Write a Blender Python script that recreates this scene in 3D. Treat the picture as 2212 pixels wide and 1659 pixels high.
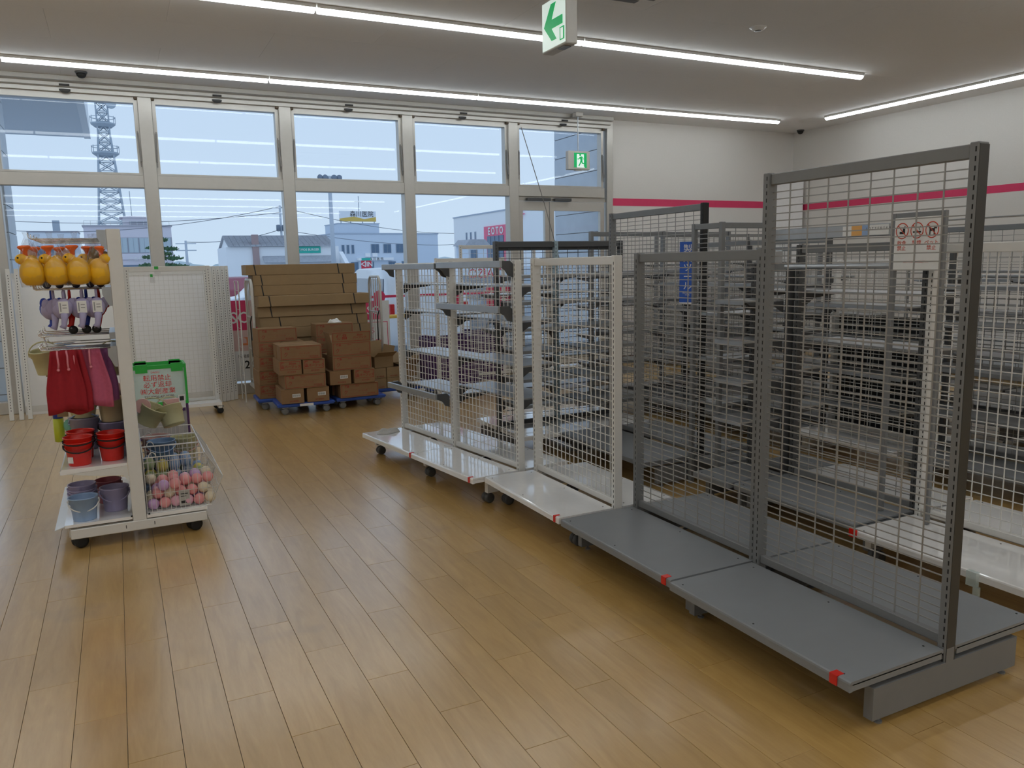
import bpy, math, random
from mathutils import Vector, Matrix
random.seed(7)
for o in list(bpy.data.objects): bpy.data.objects.remove(o)
sc = bpy.context.scene
COL = sc.collection
R = math.radians
PI = math.pi

# ------------------------------------------------------------------ camera
YAW, PITCH, ROLL, FPX, CAMH = 0.46015404, 0.1514095, 0.02035594, 1698.92, 1.55
fwd = Vector((math.sin(YAW)*math.cos(PITCH), math.cos(YAW)*math.cos(PITCH), -math.sin(PITCH)))
rgt = Vector((math.cos(YAW), -math.sin(YAW), 0)); dwn = fwd.cross(rgt)
r2 = rgt*math.cos(ROLL) + dwn*math.sin(ROLL); d2 = -rgt*math.sin(ROLL) + dwn*math.cos(ROLL)
cam = bpy.data.cameras.new('camera'); co = bpy.data.objects.new('camera', cam); COL.objects.link(co)
cam.sensor_width = 36; cam.lens = FPX/2212*36; cam.clip_end = 2000
mw = Matrix.Identity(4)
for i in range(3):
    mw[i][0] = r2[i]; mw[i][1] = -d2[i]; mw[i][2] = -fwd[i]
mw[2][3] = CAMH
co.matrix_world = mw
sc.camera = co

# ------------------------------------------------------------------ world: overcast sky
w = bpy.data.worlds.new('overcast_sky'); sc.world = w; w.use_nodes = True
nt = w.node_tree; nt.nodes.clear()
out = nt.nodes.new('ShaderNodeOutputWorld'); bg = nt.nodes.new('ShaderNodeBackground')
tc = nt.nodes.new('ShaderNodeTexCoord'); sx = nt.nodes.new('ShaderNodeSeparateXYZ'); rp = nt.nodes.new('ShaderNodeValToRGB')
rp.color_ramp.elements[0].position = 0.0; rp.color_ramp.elements[0].color = (0.60, 0.75, 0.92, 1)
rp.color_ramp.elements[1].position = 0.5; rp.color_ramp.elements[1].color = (0.50, 0.67, 0.93, 1)
nt.links.new(tc.outputs['Generated'], sx.inputs[0]); nt.links.new(sx.outputs[2], rp.inputs[0])
nt.links.new(rp.outputs[0], bg.inputs[0]); bg.inputs[1].default_value = 1.02
nt.links.new(bg.outputs[0], out.inputs[0])

# ------------------------------------------------------------------ exposure
vs = sc.view_settings
vs.view_transform = 'Standard'; vs.look = 'None'; vs.gamma = 1; vs.use_curve_mapping = False
vs.exposure = 0.0
LED = 9.9          # radiance of the ceiling tubes

# ------------------------------------------------------------------ materials
MATS = {}
def pm(name, col, rough=.5, metal=0., var=.05, scale=25., bump=0., emit=0., alpha=1., spec=.5, coat=0., trans=0.):
    m = bpy.data.materials.new(name); m.use_nodes = True
    n = m.node_tree.nodes; l = m.node_tree.links; b = n['Principled BSDF']
    t = n.new('ShaderNodeTexCoord'); no = n.new('ShaderNodeTexNoise'); no.inputs['Scale'].default_value = scale; no.inputs['Detail'].default_value = 3
    l.new(t.outputs['Object'], no.inputs['Vector'])
    mx = n.new('ShaderNodeMix'); mx.data_type = 'RGBA'
    mx.inputs[6].default_value = (*[max(0, c*(1-var)) for c in col], 1); mx.inputs[7].default_value = (*[min(1, c*(1+var)) for c in col], 1)
    l.new(no.outputs[0], mx.inputs[0]); l.new(mx.outputs[2], b.inputs['Base Color'])
    b.inputs['Roughness'].default_value = rough; b.inputs['Metallic'].default_value = metal
    b.inputs['Specular IOR Level'].default_value = spec; b.inputs['Coat Weight'].default_value = coat; b.inputs['Coat Roughness'].default_value = .08
    b.inputs['Alpha'].default_value = alpha; b.inputs['Transmission Weight'].default_value = trans
    if bump:
        bp = n.new('ShaderNodeBump'); bp.inputs['Strength'].default_value = bump; bp.inputs['Distance'].default_value = .01
        l.new(no.outputs[0], bp.inputs['Height']); l.new(bp.outputs[0], b.inputs['Normal'])
    if emit:
        l.new(mx.outputs[2], b.inputs['Emission Color']); b.inputs['Emission Strength'].default_value = emit
    MATS[name] = m
    return m
def glass_mat(name, tint=(1, 1, 1), f0=.05):
    m = bpy.data.materials.new(name); m.use_nodes = True
    n = m.node_tree.nodes; l = m.node_tree.links; n.clear()
    o = n.new('ShaderNodeOutputMaterial'); mx = n.new('ShaderNodeMixShader'); tr = n.new('ShaderNodeBsdfTransparent'); gl = n.new('ShaderNodeBsdfGlossy')
    lw = n.new('ShaderNodeLayerWeight'); lw.inputs[0].default_value = .5
    p = n.new('ShaderNodeMath'); p.operation = 'POWER'; p.inputs[1].default_value = 5
    a = n.new('ShaderNodeMath'); a.operation = 'MULTIPLY_ADD'; a.inputs[1].default_value = 1-f0; a.inputs[2].default_value = f0
    l.new(lw.outputs['Facing'], p.inputs[0]); l.new(p.outputs[0], a.inputs[0]); l.new(a.outputs[0], mx.inputs[0])
    tr.inputs[0].default_value = (*tint, 1); gl.inputs[1].default_value = .01 if name == 'pane' else .12
    l.new(tr.outputs[0], mx.inputs[1]); l.new(gl.outputs[0], mx.inputs[2]); l.new(mx.outputs[0], o.inputs[0])
    MATS[name] = m
    return m
def plank_mat(name, island):
    m = bpy.data.materials.new(name); m.use_nodes = True
    n = m.node_tree.nodes; l = m.node_tree.links; b = n['Principled BSDF']
    t = n.new('ShaderNodeTexCoord')
    if island: rnd = n.new('ShaderNodeNewGeometry').outputs['Random Per Island']
    else: rnd = n.new('ShaderNodeObjectInfo').outputs['Random']
    mul = n.new('ShaderNodeMath'); mul.operation = 'MULTIPLY'; mul.inputs[1].default_value = 37; l.new(rnd, mul.inputs[0])
    add = n.new('ShaderNodeVectorMath'); add.operation = 'ADD'; l.new(t.outputs['Object'], add.inputs[0]); l.new(mul.outputs[0], add.inputs[1])
    mp = n.new('ShaderNodeMapping'); mp.inputs['Scale'].default_value = (9, 1.1, 1); l.new(add.outputs[0], mp.inputs[0])
    n1 = n.new('ShaderNodeTexNoise'); n1.inputs['Scale'].default_value = 1.6; n1.inputs['Detail'].default_value = 4; n1.inputs['Distortion'].default_value = 1.6
    l.new(mp.outputs[0], n1.inputs['Vector'])
    wv = n.new('ShaderNodeTexNoise'); wv.inputs['Scale'].default_value = 14; wv.inputs['Detail'].default_value = 5; l.new(mp.outputs[0], wv.inputs['Vector'])
    mixf = n.new('ShaderNodeMath'); mixf.operation = 'MULTIPLY_ADD'; mixf.inputs[1].default_value = .35; l.new(wv.outputs[0], mixf.inputs[0]); l.new(n1.outputs[0], mixf.inputs[2])
    rp = n.new('ShaderNodeValToRGB'); e = rp.color_ramp.elements
    e[0].position = .42; e[0].color = (.49, .295, .085, 1); e[1].position = .95; e[1].color = (.61, .385, .13, 1)
    l.new(mixf.outputs[0], rp.inputs[0])
    hs = n.new('ShaderNodeHueSaturation'); l.new(rp.outputs[0], hs.inputs['Color'])
    mr = n.new('ShaderNodeMapRange'); mr.inputs['To Min'].default_value = .93; mr.inputs['To Max'].default_value = 1.05; l.new(rnd, mr.inputs[0]); l.new(mr.outputs[0], hs.inputs['Value'])
    # scuffs and smudges of trodden dirt
    g = n.new('ShaderNodeNewGeometry'); ns = n.new('ShaderNodeTexNoise'); ns.inputs['Scale'].default_value = 1.7; ns.inputs['Detail'].default_value = 6; l.new(g.outputs['Position'], ns.inputs['Vector'])
    r3 = n.new('ShaderNodeValToRGB'); r3.color_ramp.elements[0].position = .62; r3.color_ramp.elements[0].color = (0, 0, 0, 1); r3.color_ramp.elements[1].position = .8; r3.color_ramp.elements[1].color = (.5, .5, .5, 1)
    l.new(ns.outputs[0], r3.inputs[0])
    dm = n.new('ShaderNodeMix'); dm.data_type = 'RGBA'; l.new(r3.outputs[0], dm.inputs[0]); l.new(hs.outputs[0], dm.inputs[6]); dm.inputs[7].default_value = (.2, .15, .11, 1)
    l.new(dm.outputs[2], b.inputs['Base Color'])
    rr = n.new('ShaderNodeMapRange'); rr.inputs['To Min'].default_value = .15; rr.inputs['To Max'].default_value = .26; l.new(ns.outputs[0], rr.inputs[0]); l.new(rr.outputs[0], b.inputs['Roughness'])
    b.inputs['Specular IOR Level'].default_value = 1.0; b.inputs['Coat Weight'].default_value = .9; b.inputs['Coat Roughness'].default_value = .33
    bp = n.new('ShaderNodeBump'); bp.inputs['Strength'].default_value = .04; bp.inputs['Distance'].default_value = .004; l.new(wv.outputs[0], bp.inputs['Height']); l.new(bp.outputs[0], b.inputs['Normal'])
    MATS[name] = m
    return m

WHITE = pm('white_enamel', (.74, .73, .70), .28, var=.03)
WDECK = pm('white_deck', (.88, .88, .88), .07, var=.04, coat=.8)
GRAY = pm('grey_enamel', (.20, .205, .21), .38, var=.05)
GDECK = pm('grey_deck', (.235, .25, .265), .32, var=.05, scale=12)
DGRAY = pm('dark_grey_enamel', (.075, .077, .08), .4)
WIREG = pm('grey_wire', (.36, .355, .34), .35, metal=.3)
GALV = pm('galvanised_steel', (.42, .44, .46), .3, metal=.75, var=.12, scale=14)
CHROME = pm('chrome_wire', (.75, .75, .75), .18, metal=1)
BLACK = pm('black_rubber', (.012, .012, .012), .6)
SLOT = pm('dark_slot', (.01, .01, .01), .8)
WALLM = pm('white_wallpaper', (.74, .715, .68), .8, var=.03, scale=60, bump=.05)
CEILM = pm('ceiling_board', (.80, .79, .78), .85, var=.03, scale=70, bump=.05)
ALU = pm('aluminium_frame', (.52, .50, .46), .34, metal=.45, var=.04)
ALUD = pm('dark_aluminium', (.22, .21, .20), .45, metal=.4)  # darker aluminium tone for grooves, stay arms, cord and pier core
PINK = pm('pink_stripe', (.72, .045, .14), .5, var=.04)
CARD = pm('cardboard', (.335, .225, .115), .75, var=.10, scale=9)
CARD2 = pm('cardboard_reddish', (.26, .15, .07), .75, var=.10, scale=9)
CARDIN = pm('cardboard_inside', (.18, .11, .055), .8)
REDINK = pm('red_print', (.30, .03, .02), .7)
BLUEP = pm('blue_plastic', (.03, .09, .42), .4)
PURP = pm('purple_plastic', (.06, .018, .10), .45)
RED = pm('red_plastic', (.70, .02, .012), .22, var=.02)
LAV = pm('lavender_plastic', (.40, .36, .55), .35)
LBLUE = pm('pale_blue_plastic', (.30, .43, .66), .35)
DBLUE = pm('deep_blue_plastic', (.015, .05, .42), .3)
CREAMY = pm('cream_yellow_plastic', (.60, .57, .33), .4)
YEL = pm('duck_yellow', (.92, .50, .01), .38, var=.04)
ORG = pm('orange_plastic', (.95, .16, .02), .35)
PPINK = pm('pale_pink_plastic', (.75, .45, .42), .4)
FILM = glass_mat('plastic_film', (.93, .93, .93), .06)
PANE = glass_mat('pane', (.985, .992, .992), .016)
CLEAR = pm('clear_plastic', (.72, .85, .82), .25, alpha=.45)
GREEN = pm('green_plastic', (.03, .42, .06), .4)
PAPER = pm('white_paper', (.80, .80, .78), .6)
INK = pm('black_ink', (.02, .02, .022), .6)
PL1 = plank_mat('wood_plank', False)
PL2 = plank_mat('wood_plank_field', True)

# ------------------------------------------------------------------ mesh helper
class MB:
    def __init__(s): s.v = []; s.f = []
    def add(s, vs, fs):
        o = len(s.v); s.v += [tuple(v) for v in vs]; s.f += [tuple(i+o for i in f) for f in fs]; return s
    def box(s, x0, x1, y0, y1, z0, z1):
        return s.add([(x0,y0,z0),(x1,y0,z0),(x1,y1,z0),(x0,y1,z0),(x0,y0,z1),(x1,y0,z1),(x1,y1,z1),(x0,y1,z1)],
                     [(0,3,2,1),(4,5,6,7),(0,1,5,4),(1,2,6,5),(2,3,7,6),(3,0,4,7)])
    def cbox(s, x0, x1, y0, y1, z0, z1, c=.004):          # box with chamfered edges
        X = [x0, x0+c, x1-c, x1]; Y = [y0, y0+c, y1-c, y1]; 
        ring = lambda z, k: [(x0+c, y0+k, z), (x1-c, y0+k, z), (x1-k, y0+c, z), (x1-k, y1-c, z), (x1-c, y1-k, z), (x0+c, y1-k, z), (x0+k, y1-c, z), (x0+k, y0+c, z)]
        def rg(z, k): return [(x0+c+0, y0+k, z), (x1-c, y0+k, z), (x1-k, y0+c, z), (x1-k, y1-c, z), (x1-c, y1-k, z), (x0+c, y1-k, z), (x0+k, y1-c, z), (x0+k, y0+c, z)]
        vs = rg(z0, c*.99) + rg(z0+c, 0) + rg(z1-c, 0) + rg(z1, c*.99)
        fs = [tuple(range(7, -1, -1)), tuple(range(24, 32))]
        for k in range(3):
            for i in range(8): fs.append((k*8+i, k*8+(i+1) % 8, k*8+8+(i+1) % 8, k*8+8+i))
        return s.add(vs, fs)
    def bar(s, a, b, w, h=None, up=(0, 0, 1)):
        a = Vector(a); b = Vector(b); h = h or w; d = (b-a).normalized(); u = Vector(up)
        if abs(d.dot(u)) > .98: u = Vector((1, 0, 0)) if abs(d.x) < .9 else Vector((0, 1, 0))
        x = d.cross(u).normalized()*w/2; y = x.cross(d).normalized()*h/2
        c = [p+i*x+j*y for p in (a, b) for i, j in ((-1,-1),(1,-1),(1,1),(-1,1))]
        return s.add(c, [(3,2,1,0),(4,5,6,7),(0,1,5,4),(1,2,6,5),(2,3,7,6),(3,0,4,7)])
    def tube(s, pts, r, n=6, closed=False, cap=True):
        P = [Vector(p) for p in pts]; m = len(P); vs = []; fs = []
        prev = None
        for i in range(m):
            if closed: d = P[(i+1) % m]-P[i-1]
            else: d = P[min(i+1, m-1)]-P[max(i-1, 0)]
            d.normalize()
            if prev is None:
                u = Vector((0, 0, 1)) if abs(d.z) < .9 else Vector((1, 0, 0)); x = d.cross(u).normalized()
            else: x = (prev-d*prev.dot(d)).normalized()
            prev = x; y = d.cross(x)
            rr = r[i] if isinstance(r, (list, tuple)) else r
            vs += [P[i]+rr*(x*math.cos(2*PI*k/n)+y*math.sin(2*PI*k/n)) for k in range(n)]
        for i in range(m if closed else m-1):
            j = (i+1) % m
            for k in range(n): fs.append((i*n+k, i*n+(k+1) % n, j*n+(k+1) % n, j*n+k))
        if cap and not closed: fs += [tuple(range(n-1, -1, -1)), tuple((m-1)*n+k for k in range(n))]
        return s.add(vs, fs)
    def lathe(s, prof, n=20, c=(0, 0, 0), M=None, sx=1., sy=1.):
        vs = []; fs = []; m = len(prof)
        for r, z in prof:
            for k in range(n): vs.append(Vector((c[0]+sx*r*math.cos(2*PI*k/n), c[1]+sy*r*math.sin(2*PI*k/n), c[2]+z)))
        if M: vs = [M @ v for v in vs]
        for i in range(m-1):
            for k in range(n): fs.append((i*n+k, i*n+(k+1) % n, (i+1)*n+(k+1) % n, (i+1)*n+k))
        fs += [tuple(range(n-1, -1, -1)), tuple((m-1)*n+k for k in range(n))]
        return s.add(vs, fs)
    def ball(s, c, r, n=14, m=8, sc=(1, 1, 1), M=None):
        vs = [Vector((0, 0, -1))]; fs = []
        for i in range(1, m):
            a = -PI/2+PI*i/m
            vs += [Vector((math.cos(a)*math.cos(2*PI*k/n), math.cos(a)*math.sin(2*PI*k/n), math.sin(a))) for k in range(n)]
        vs.append(Vector((0, 0, 1)))
        for k in range(n): fs.append((0, 1+(k+1) % n, 1+k)); fs.append((len(vs)-1, 1+(m-2)*n+k, 1+(m-2)*n+(k+1) % n))
        for i in range(m-2):
            for k in range(n): fs.append((1+i*n+k, 1+i*n+(k+1) % n, 1+(i+1)*n+(k+1) % n, 1+(i+1)*n+k))
        vs = [Vector((v.x*r*sc[0], v.y*r*sc[1], v.z*r*sc[2])) for v in vs]
        if M: vs = [M @ v for v in vs]
        return s.add([v+Vector(c) for v in vs], fs)
    def prism(s, poly, a, b, ax='y'):      # polygon in the plane across axis ax, extruded a..b
        n = len(poly)
        f = {'y': lambda p, t: (p[0], t, p[1]), 'x': lambda p, t: (t, p[0], p[1]), 'z': lambda p, t: (p[0], p[1], t)}[ax]
        vs = [f(p, a) for p in poly]+[f(p, b) for p in poly]
        fs = [tuple(range(n)), tuple(range(2*n-1, n-1, -1))]+[(i, n+i, n+(i+1) % n, (i+1) % n) for i in range(n)]
        return s.add(vs, fs)
    def quad(s, a, b, c, d): return s.add([a, b, c, d], [(0, 1, 2, 3)])
    def mesh(s, name):
        me = bpy.data.meshes.new(name); me.from_pydata(s.v, [], s.f); me.validate(); me.update(); return me
    def build(s, name, mat, parent=None, smooth=False, loc=(0, 0, 0), rz=0., rot=None):
        me = s.mesh(name)
        import bmesh
        bm = bmesh.new(); bm.from_mesh(me); bmesh.ops.recalc_face_normals(bm, faces=bm.faces); bm.to_mesh(me); bm.free()
        me.materials.append(mat)
        if smooth: me.shade_smooth()
        o = bpy.data.objects.new(name, me); COL.objects.link(o); o.parent = parent; o.location = loc
        o.rotation_euler = rot if rot else (0, 0, rz)
        return o
def tag(o, label=None, cat=None, group=None, kind=None):
    if label: o['label'] = label
    if cat: o['category'] = cat
    if group: o['group'] = group
    if kind: o['kind'] = kind
    return o
def thing(name, label, cat, loc=(0, 0, 0), rz=0., group=None, kind=None):
    o = bpy.data.objects.new(name, None); COL.objects.link(o); o.location = loc; o.rotation_euler = (0, 0, rz); o.empty_display_size = .1
    return tag(o, label, cat, group, kind)
def inst(ob, parent=None, loc=None, rz=None):
    c = ob.copy(); COL.objects.link(c); c.parent = parent
    if loc is not None: c.location = loc
    if rz is not None: c.rotation_euler[2] = rz
    return c
def copy_tree(o, parent=None):
    c = o.copy(); COL.objects.link(c); c.parent = parent
    for ch in list(o.children): copy_tree(ch, c)
    return c
FONT = None
def text(s, size, mat, parent=None, loc=(0, 0, 0), rot=(PI/2, 0, 0), name='lettering', ax='CENTER', sx=1., bold=0.):
    cu = bpy.data.curves.new('txt', 'FONT'); cu.body = s; cu.size = size; cu.align_x = ax; cu.align_y = 'CENTER'; cu.extrude = .0004; cu.offset = bold; cu.resolution_u = 2
    t = bpy.data.objects.new('txt', cu); COL.objects.link(t)
    dg = bpy.context.evaluated_depsgraph_get(); dg.update()
    me = bpy.data.meshes.new_from_object(t.evaluated_get(dg)); me.name = name
    bpy.data.objects.remove(t); bpy.data.curves.remove(cu)
    me.materials.clear(); me.materials.append(mat)
    o = bpy.data.objects.new(name, me); COL.objects.link(o); o.parent = parent; o.location = loc; o.rotation_euler = rot; o.scale = (sx, 1, 1)
    return o
# ================================================================== ROOM
XL, XR, YB, YW, ZC = -6.0, 10.58, -16.0, 10.30, 3.66
def struct(name, mb, mat, label=None):
    return tag(mb.build(name, mat), label, None, None, 'structure')
floor = struct('floor', MB().box(XL, XR, YB, YW+.1, -.12, -.011), DGRAY, 'wood plank floor of the shop')
PW, PLN = .164, .9
def in_view(x, y, z=0.):
    v = Vector((x, y, z-CAMH)); zc = v.dot(fwd)
    if zc < .3: return None
    u = v.dot(r2)/zc*FPX; t = v.dot(d2)/zc*FPX
    return zc if abs(u) < 1180 and abs(t) < 900 else None
cells = []
i = 0; x = XL
while x < XR-.01:
    y = YB - (i*.37 % 1)*PLN
    while y < YW:
        cells.append((x, max(y, YB), min(x+PW, XR), min(y+PLN, YW+.02))); y += PLN
    x += PW; i += 1
full = [c for c in cells if abs(c[3]-c[1]-PLN) < .001 and abs(c[2]-c[0]-PW) < .001]
def vis(c):
    d = [in_view(c[0], c[1]), in_view(c[2], c[3]), in_view((c[0]+c[2])/2, (c[1]+c[3])/2)]
    d = [k for k in d if k]; return min(d) if d else None
near = sorted([(vis(c), c) for c in full if vis(c) and not (2.0 < c[0] < 6 and c[1] < 6)])[:300]
nearset = {c for _, c in near}
pk = MB().cbox(0, PW-.0016, 0, PLN-.0016, -.011, 0, .0006).build('plank', PL1, floor)
first = True
for _, c in near:
    o = pk if first else inst(pk, floor)
    o.location = (c[0], c[1], 0); first = False
fld = MB()
for c in cells:
    if c not in nearset: fld.box(c[0], c[2]-.0016, c[1], c[3]-.0016, -.011, 0)
tag(fld.build('plank_field', PL2, floor), 'remaining floor planks', kind='stuff')

ceil = struct('ceiling', MB().box(XL, XR, YB, YW+.1, ZC+.012, ZC+.2), CEILM, 'plain white boarded ceiling')
cb = MB().box(0, 1.8185, 0, .9085, ZC, ZC+.0118).build('ceiling_board', CEILM, ceil); k = 0
y = YW+.1-.91
j = 0
while y > YB-.9:
    x = XR-1.82+(.91 if j % 2 else 0)
    while x > XL-1.8:
        if y > -3 and x > -4:
            o = cb if k == 0 else inst(cb, ceil); o.location = (x, y, 0); k += 1
            if x+1.82 > XR+.01: o.location.x = x; o.scale.x = (XR-x)/1.82
        x -= 1.82
    y -= .91; j += 1
cb2 = MB().box(XL, XR, YB, -3.2, ZC, ZC+.0118).build('ceiling_board_field', CEILM, ceil); tag(cb2, kind='stuff')

struct('wall_right', MB().box(XR, XR+.15, YB, YW+.1, 0, ZC+.1), WALLM, 'white right wall')
struct('wall_left', MB().box(XL-.15, XL, YB, YW+.1, 0, ZC+.1), WALLM, 'white left wall')
struct('wall_back', MB().box(XL, XR, YB-.15, YB, 0, ZC+.1), WALLM, 'white wall at the back of the shop')
ww = struct('wall_window', MB().box(6.84, XR, YW, YW+.2, 0, ZC+.1).box(XL, -2.72, YW, YW+.2, 0, ZC+.1), WALLM, 'white wall beside the shop window')
MB().box(6.86, XR-.002, YW-.002, YW+.001, 2.40, 2.51).build('stripe', PINK, ww)['label'] = 'pink wall stripe'
o = MB().box(XR-.002, XR+.001, -8, YW, 2.355, 2.455).build('stripe', PINK, bpy.data.objects['wall_right']); o['label'] = 'pink wall stripe'
struct('baseboard_right', MB().box(XR-.012, XR, YB, YW, 0, .08), pm('brown_baseboard', (.16, .10, .06), .5), 'brown baseboard of right wall')
struct('baseboard_window', MB().box(6.86, XR-.012, YW-.012, YW, 0, .08), MATS['brown_baseboard'], 'brown baseboard beside the door')

# ---- shop window: aluminium framing, one object per bay
MX = [-2.68, -1.11, .46, 2.03, 3.61, 5.17, 6.77]
def window(n, x0, x1, door=False):
    t = thing('window_%d' % n, 'aluminium framed shop window bay %s' % ('over the double door' if door else 'with two stacked panes'), None, ((x0+x1)/2, YW, 0), 0, None, 'structure')
    a, b = x0-(x0+x1)/2, x1-(x0+x1)/2
    MB().cbox(a-.075, a+.075, -.07, .09, 0, 3.515, .006).build('mullion', ALU, t)
    if n == 6: MB().cbox(b-.03, b+.075, -.07, .09, 0, 3.659, .006).build('mullion', ALU, t)
    MB().cbox(a+.07, b-.07, -.06, .08, 2.505, 2.65, .006).build('transom', ALU, t)
    h = MB().prism([(-.20, 3.659), (-.20, 3.612), (-.19, 3.606), (-.13, 3.600), (-.13, 3.566), (-.12, 3.558), (-.085, 3.554), (-.085, 3.515), (.11, 3.515), (.11, 3.659)], a, b, 'x')
    h.build('head_rail', ALU, t)
    MB().box(a, b, -.2012, -.2, 3.608, 3.612).box(a, b, -.1312, -.13, 3.562, 3.566).build('head_groove', ALUD, t)
    # upper sash
    s = MB()
    for q in ((a+.075, a+.115, 2.65, 3.515), (b-.115, b-.075, 2.65, 3.515)): s.box(q[0], q[1], -.03, .078, q[2], q[3])
    s.box(a+.115, b-.115, -.03, .078, 2.65, 2.672).box(a+.115, b-.115, -.03, .078, 3.45, 3.515)
    sash = s.build('upper_sash', ALU, t)
    MB().box(a+.11, b-.11, .06, .066, 2.665, 3.46).build('upper_pane', PANE, sash)
    lt = MB().lathe([(.0, -.03), (.035, -.028), (.06, -.01), (.062, .006), (.0, .006)], 14, ((a+b)/2, -.10, 3.53), sx=.9, sy=.4).bar(((a+b)/2-.05, -.14, 3.575), ((a+b)/2+.05, -.14, 3.575), .018)
    lt.build('latch', DGRAY, sash, True)
    for s_, xx in ((1, a+.085), (-1, b-.085)):
        MB().cbox(xx-.022, xx+.022, -.07, -.03, 3.485, 3.52, .006).build('corner_bracket', pm('brown_bracket', (.10, .07, .04), .5) if 'brown_bracket' not in MATS else MATS['brown_bracket'], sash)
        MB().bar((xx+.012*s_, -.045, 3.12), (xx-.002*s_, -.06, 2.80), .018).bar((xx+.014*s_, -.04, 3.14), (xx, -.05, 2.74), .01).build('stay_arm', ALUD, sash)
    if not door:
        MB().cbox(a+.07, b-.07, -.05, .08, 0, .14, .006).build('sill_rail', ALU, t)
        MB().box(a+.065, b-.065, .06, .066, .13, 2.515).build('lower_pane', PANE, t)
    return t
for n in range(6): window(n+1, MX[n], MX[n+1], n == 5)
d = thing('door_1', 'aluminium framed glass double door under the exit sign', None, (5.25, YW, 0), 0, None, 'structure')
for k, (a, b) in enumerate(((.0, .505), (.515, 1.46))):
    q = MB()
    q.box(a, a+.07, -.03, .03, .01, 2.44).box(b-.07, b, -.03, .03, .01, 2.44).box(a+.07, b-.07, -.03, .03, 2.31, 2.44).box(a+.07, b-.07, -.03, .03, .01, .17)
    lf = q.build('door_leaf', ALU, d)
    MB().box(a+.065, b-.065, -.004, .004, .16, 2.32).build('pane', PANE, lf)
    hx = b-.10 if k == 0 else a+.10
    MB().tube([(hx, -.03, .95), (hx, -.08, .95), (hx, -.08, 1.25), (hx, -.03, 1.25)], .012).build('door_handle', CHROME, lf)
    MB().cbox(a+.06 if k else a+.12, (a+.34) if k else b, -.09, -.03, 2.445, 2.485, .004).build('door_closer', DGRAY, d)
MB().box(-.02, 1.48, -.02, .02, 2.445, 2.505).build('door_head', ALU, d)
tall = MB().cbox(-.30, .30, -.02, .02, 0, 2.84, .004)
tag(tall.build('white_board', pm('bright_white_board', (.82, .82, .82), .5), None, False, (10.25, 10.13, 0), R(-28)), 'tall bright white board standing across the wall corner', 'board')

# ---- ceiling tubes
LEDM = pm('led_diffuser', (.90, .965, 1.0), .5, emit=LED, var=.0)
hs = MB().cbox(-1.265, 1.265, -.05, .05, -.028, 0, .004)
df = MB()
prof = [(-.042, -.028)]+[(-.042*math.cos(a), -.028-.034*math.sin(a)) for a in [PI*k/8 for k in range(1, 8)]]+[(.042, -.028)]
df.prism(prof, -1.255, 1.255, 'x')
lamp0 = thing('ceiling_light', '', 'light')
h0 = hs.build('housing', WHITE, lamp0); f0_ = df.build('diffuser', LEDM, lamp0, True)
used = [False]
def lamp(x, y, rz, label, group, sc_=1.):
    t = lamp0 if not used[0] else copy_tree(lamp0); used[0] = True
    t.location = (x, y, ZC); t.rotation_euler = (0, 0, rz); t['label'] = label; t['group'] = group; t.scale = (sc_, 1, 1)
for k in range(6):
    lamp(9.33-1.27-2.54*k, 9.40, 0, 'long white tube light in the ceiling row running beside the shop window', 'tube lights of the row beside the window')
for r_ in range(8):
    y = 6.77-2.8*r_
    lamp(7.99-.635, y, 0, 'short tube light ending a ceiling row inside the shop', 'short end tubes of ceiling rows', .5)
    for k in range(5):
        lamp(6.72-1.27-2.54*k, y, 0, 'white tube light in a ceiling row parallel to the window, away from it', 'tube lights of the inner rows')
for k in range(7):
    lamp(9.80, 8.91-1.27-2.54*k, PI/2, 'white tube light in the ceiling row running along the pink-striped right wall', 'tube lights along the right wall')

# ---- things on the ceiling
def dome(x, y, label):
    t = thing('dome_camera', label, 'camera', (x, y, ZC))
    MB().lathe([(.055, -.02), (.06, -.012), (.06, 0)], 20).build('base', DGRAY, t, True)
    MB().lathe([(.012, -.066), (.032, -.058), (.046, -.04), (.05, -.02)], 20).build('dome', BLACK, t, True)
dome(-.145, 9.86, 'black dome camera on the ceiling above the shop window')
dome(10.42, 10.0, 'black dome camera on the ceiling in the wall corner')
t = thing('smoke_detector', 'small round white smoke detector on the ceiling', 'detector', (5.49, 5.82, ZC))
MB().lathe([(.04, -.03), (.055, -.022), (.06, -.008), (.075, -.006), (.075, 0)], 24).build('body', WHITE, t, True)
MB().lathe([(.026, -.034), (.03, -.03)], 20).build('sensor', GRAY, t, True)
t = thing('air_conditioner', 'white ceiling cassette air conditioner', 'air conditioner', (3.66, 5.2, ZC))
MB().prism([(-.46, -.035), (.46, -.035), (.475, 0), (-.475, 0)], -.47, .47).build('panel', WHITE, t)
MB().box(-.24, .24, -.24, .24, -.038, -.03).build('grille', GRAY, t)
for k in range(4):
    a = k*PI/2
    MB().box(-.3, .3, -.41, -.34, -.037, -.03).build('vane', DGRAY, t, rz=a)
MB().tube([(-.475, .49, -.012), (.475, .49, -.012)], .012).build('cable', BLACK, t)
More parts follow.
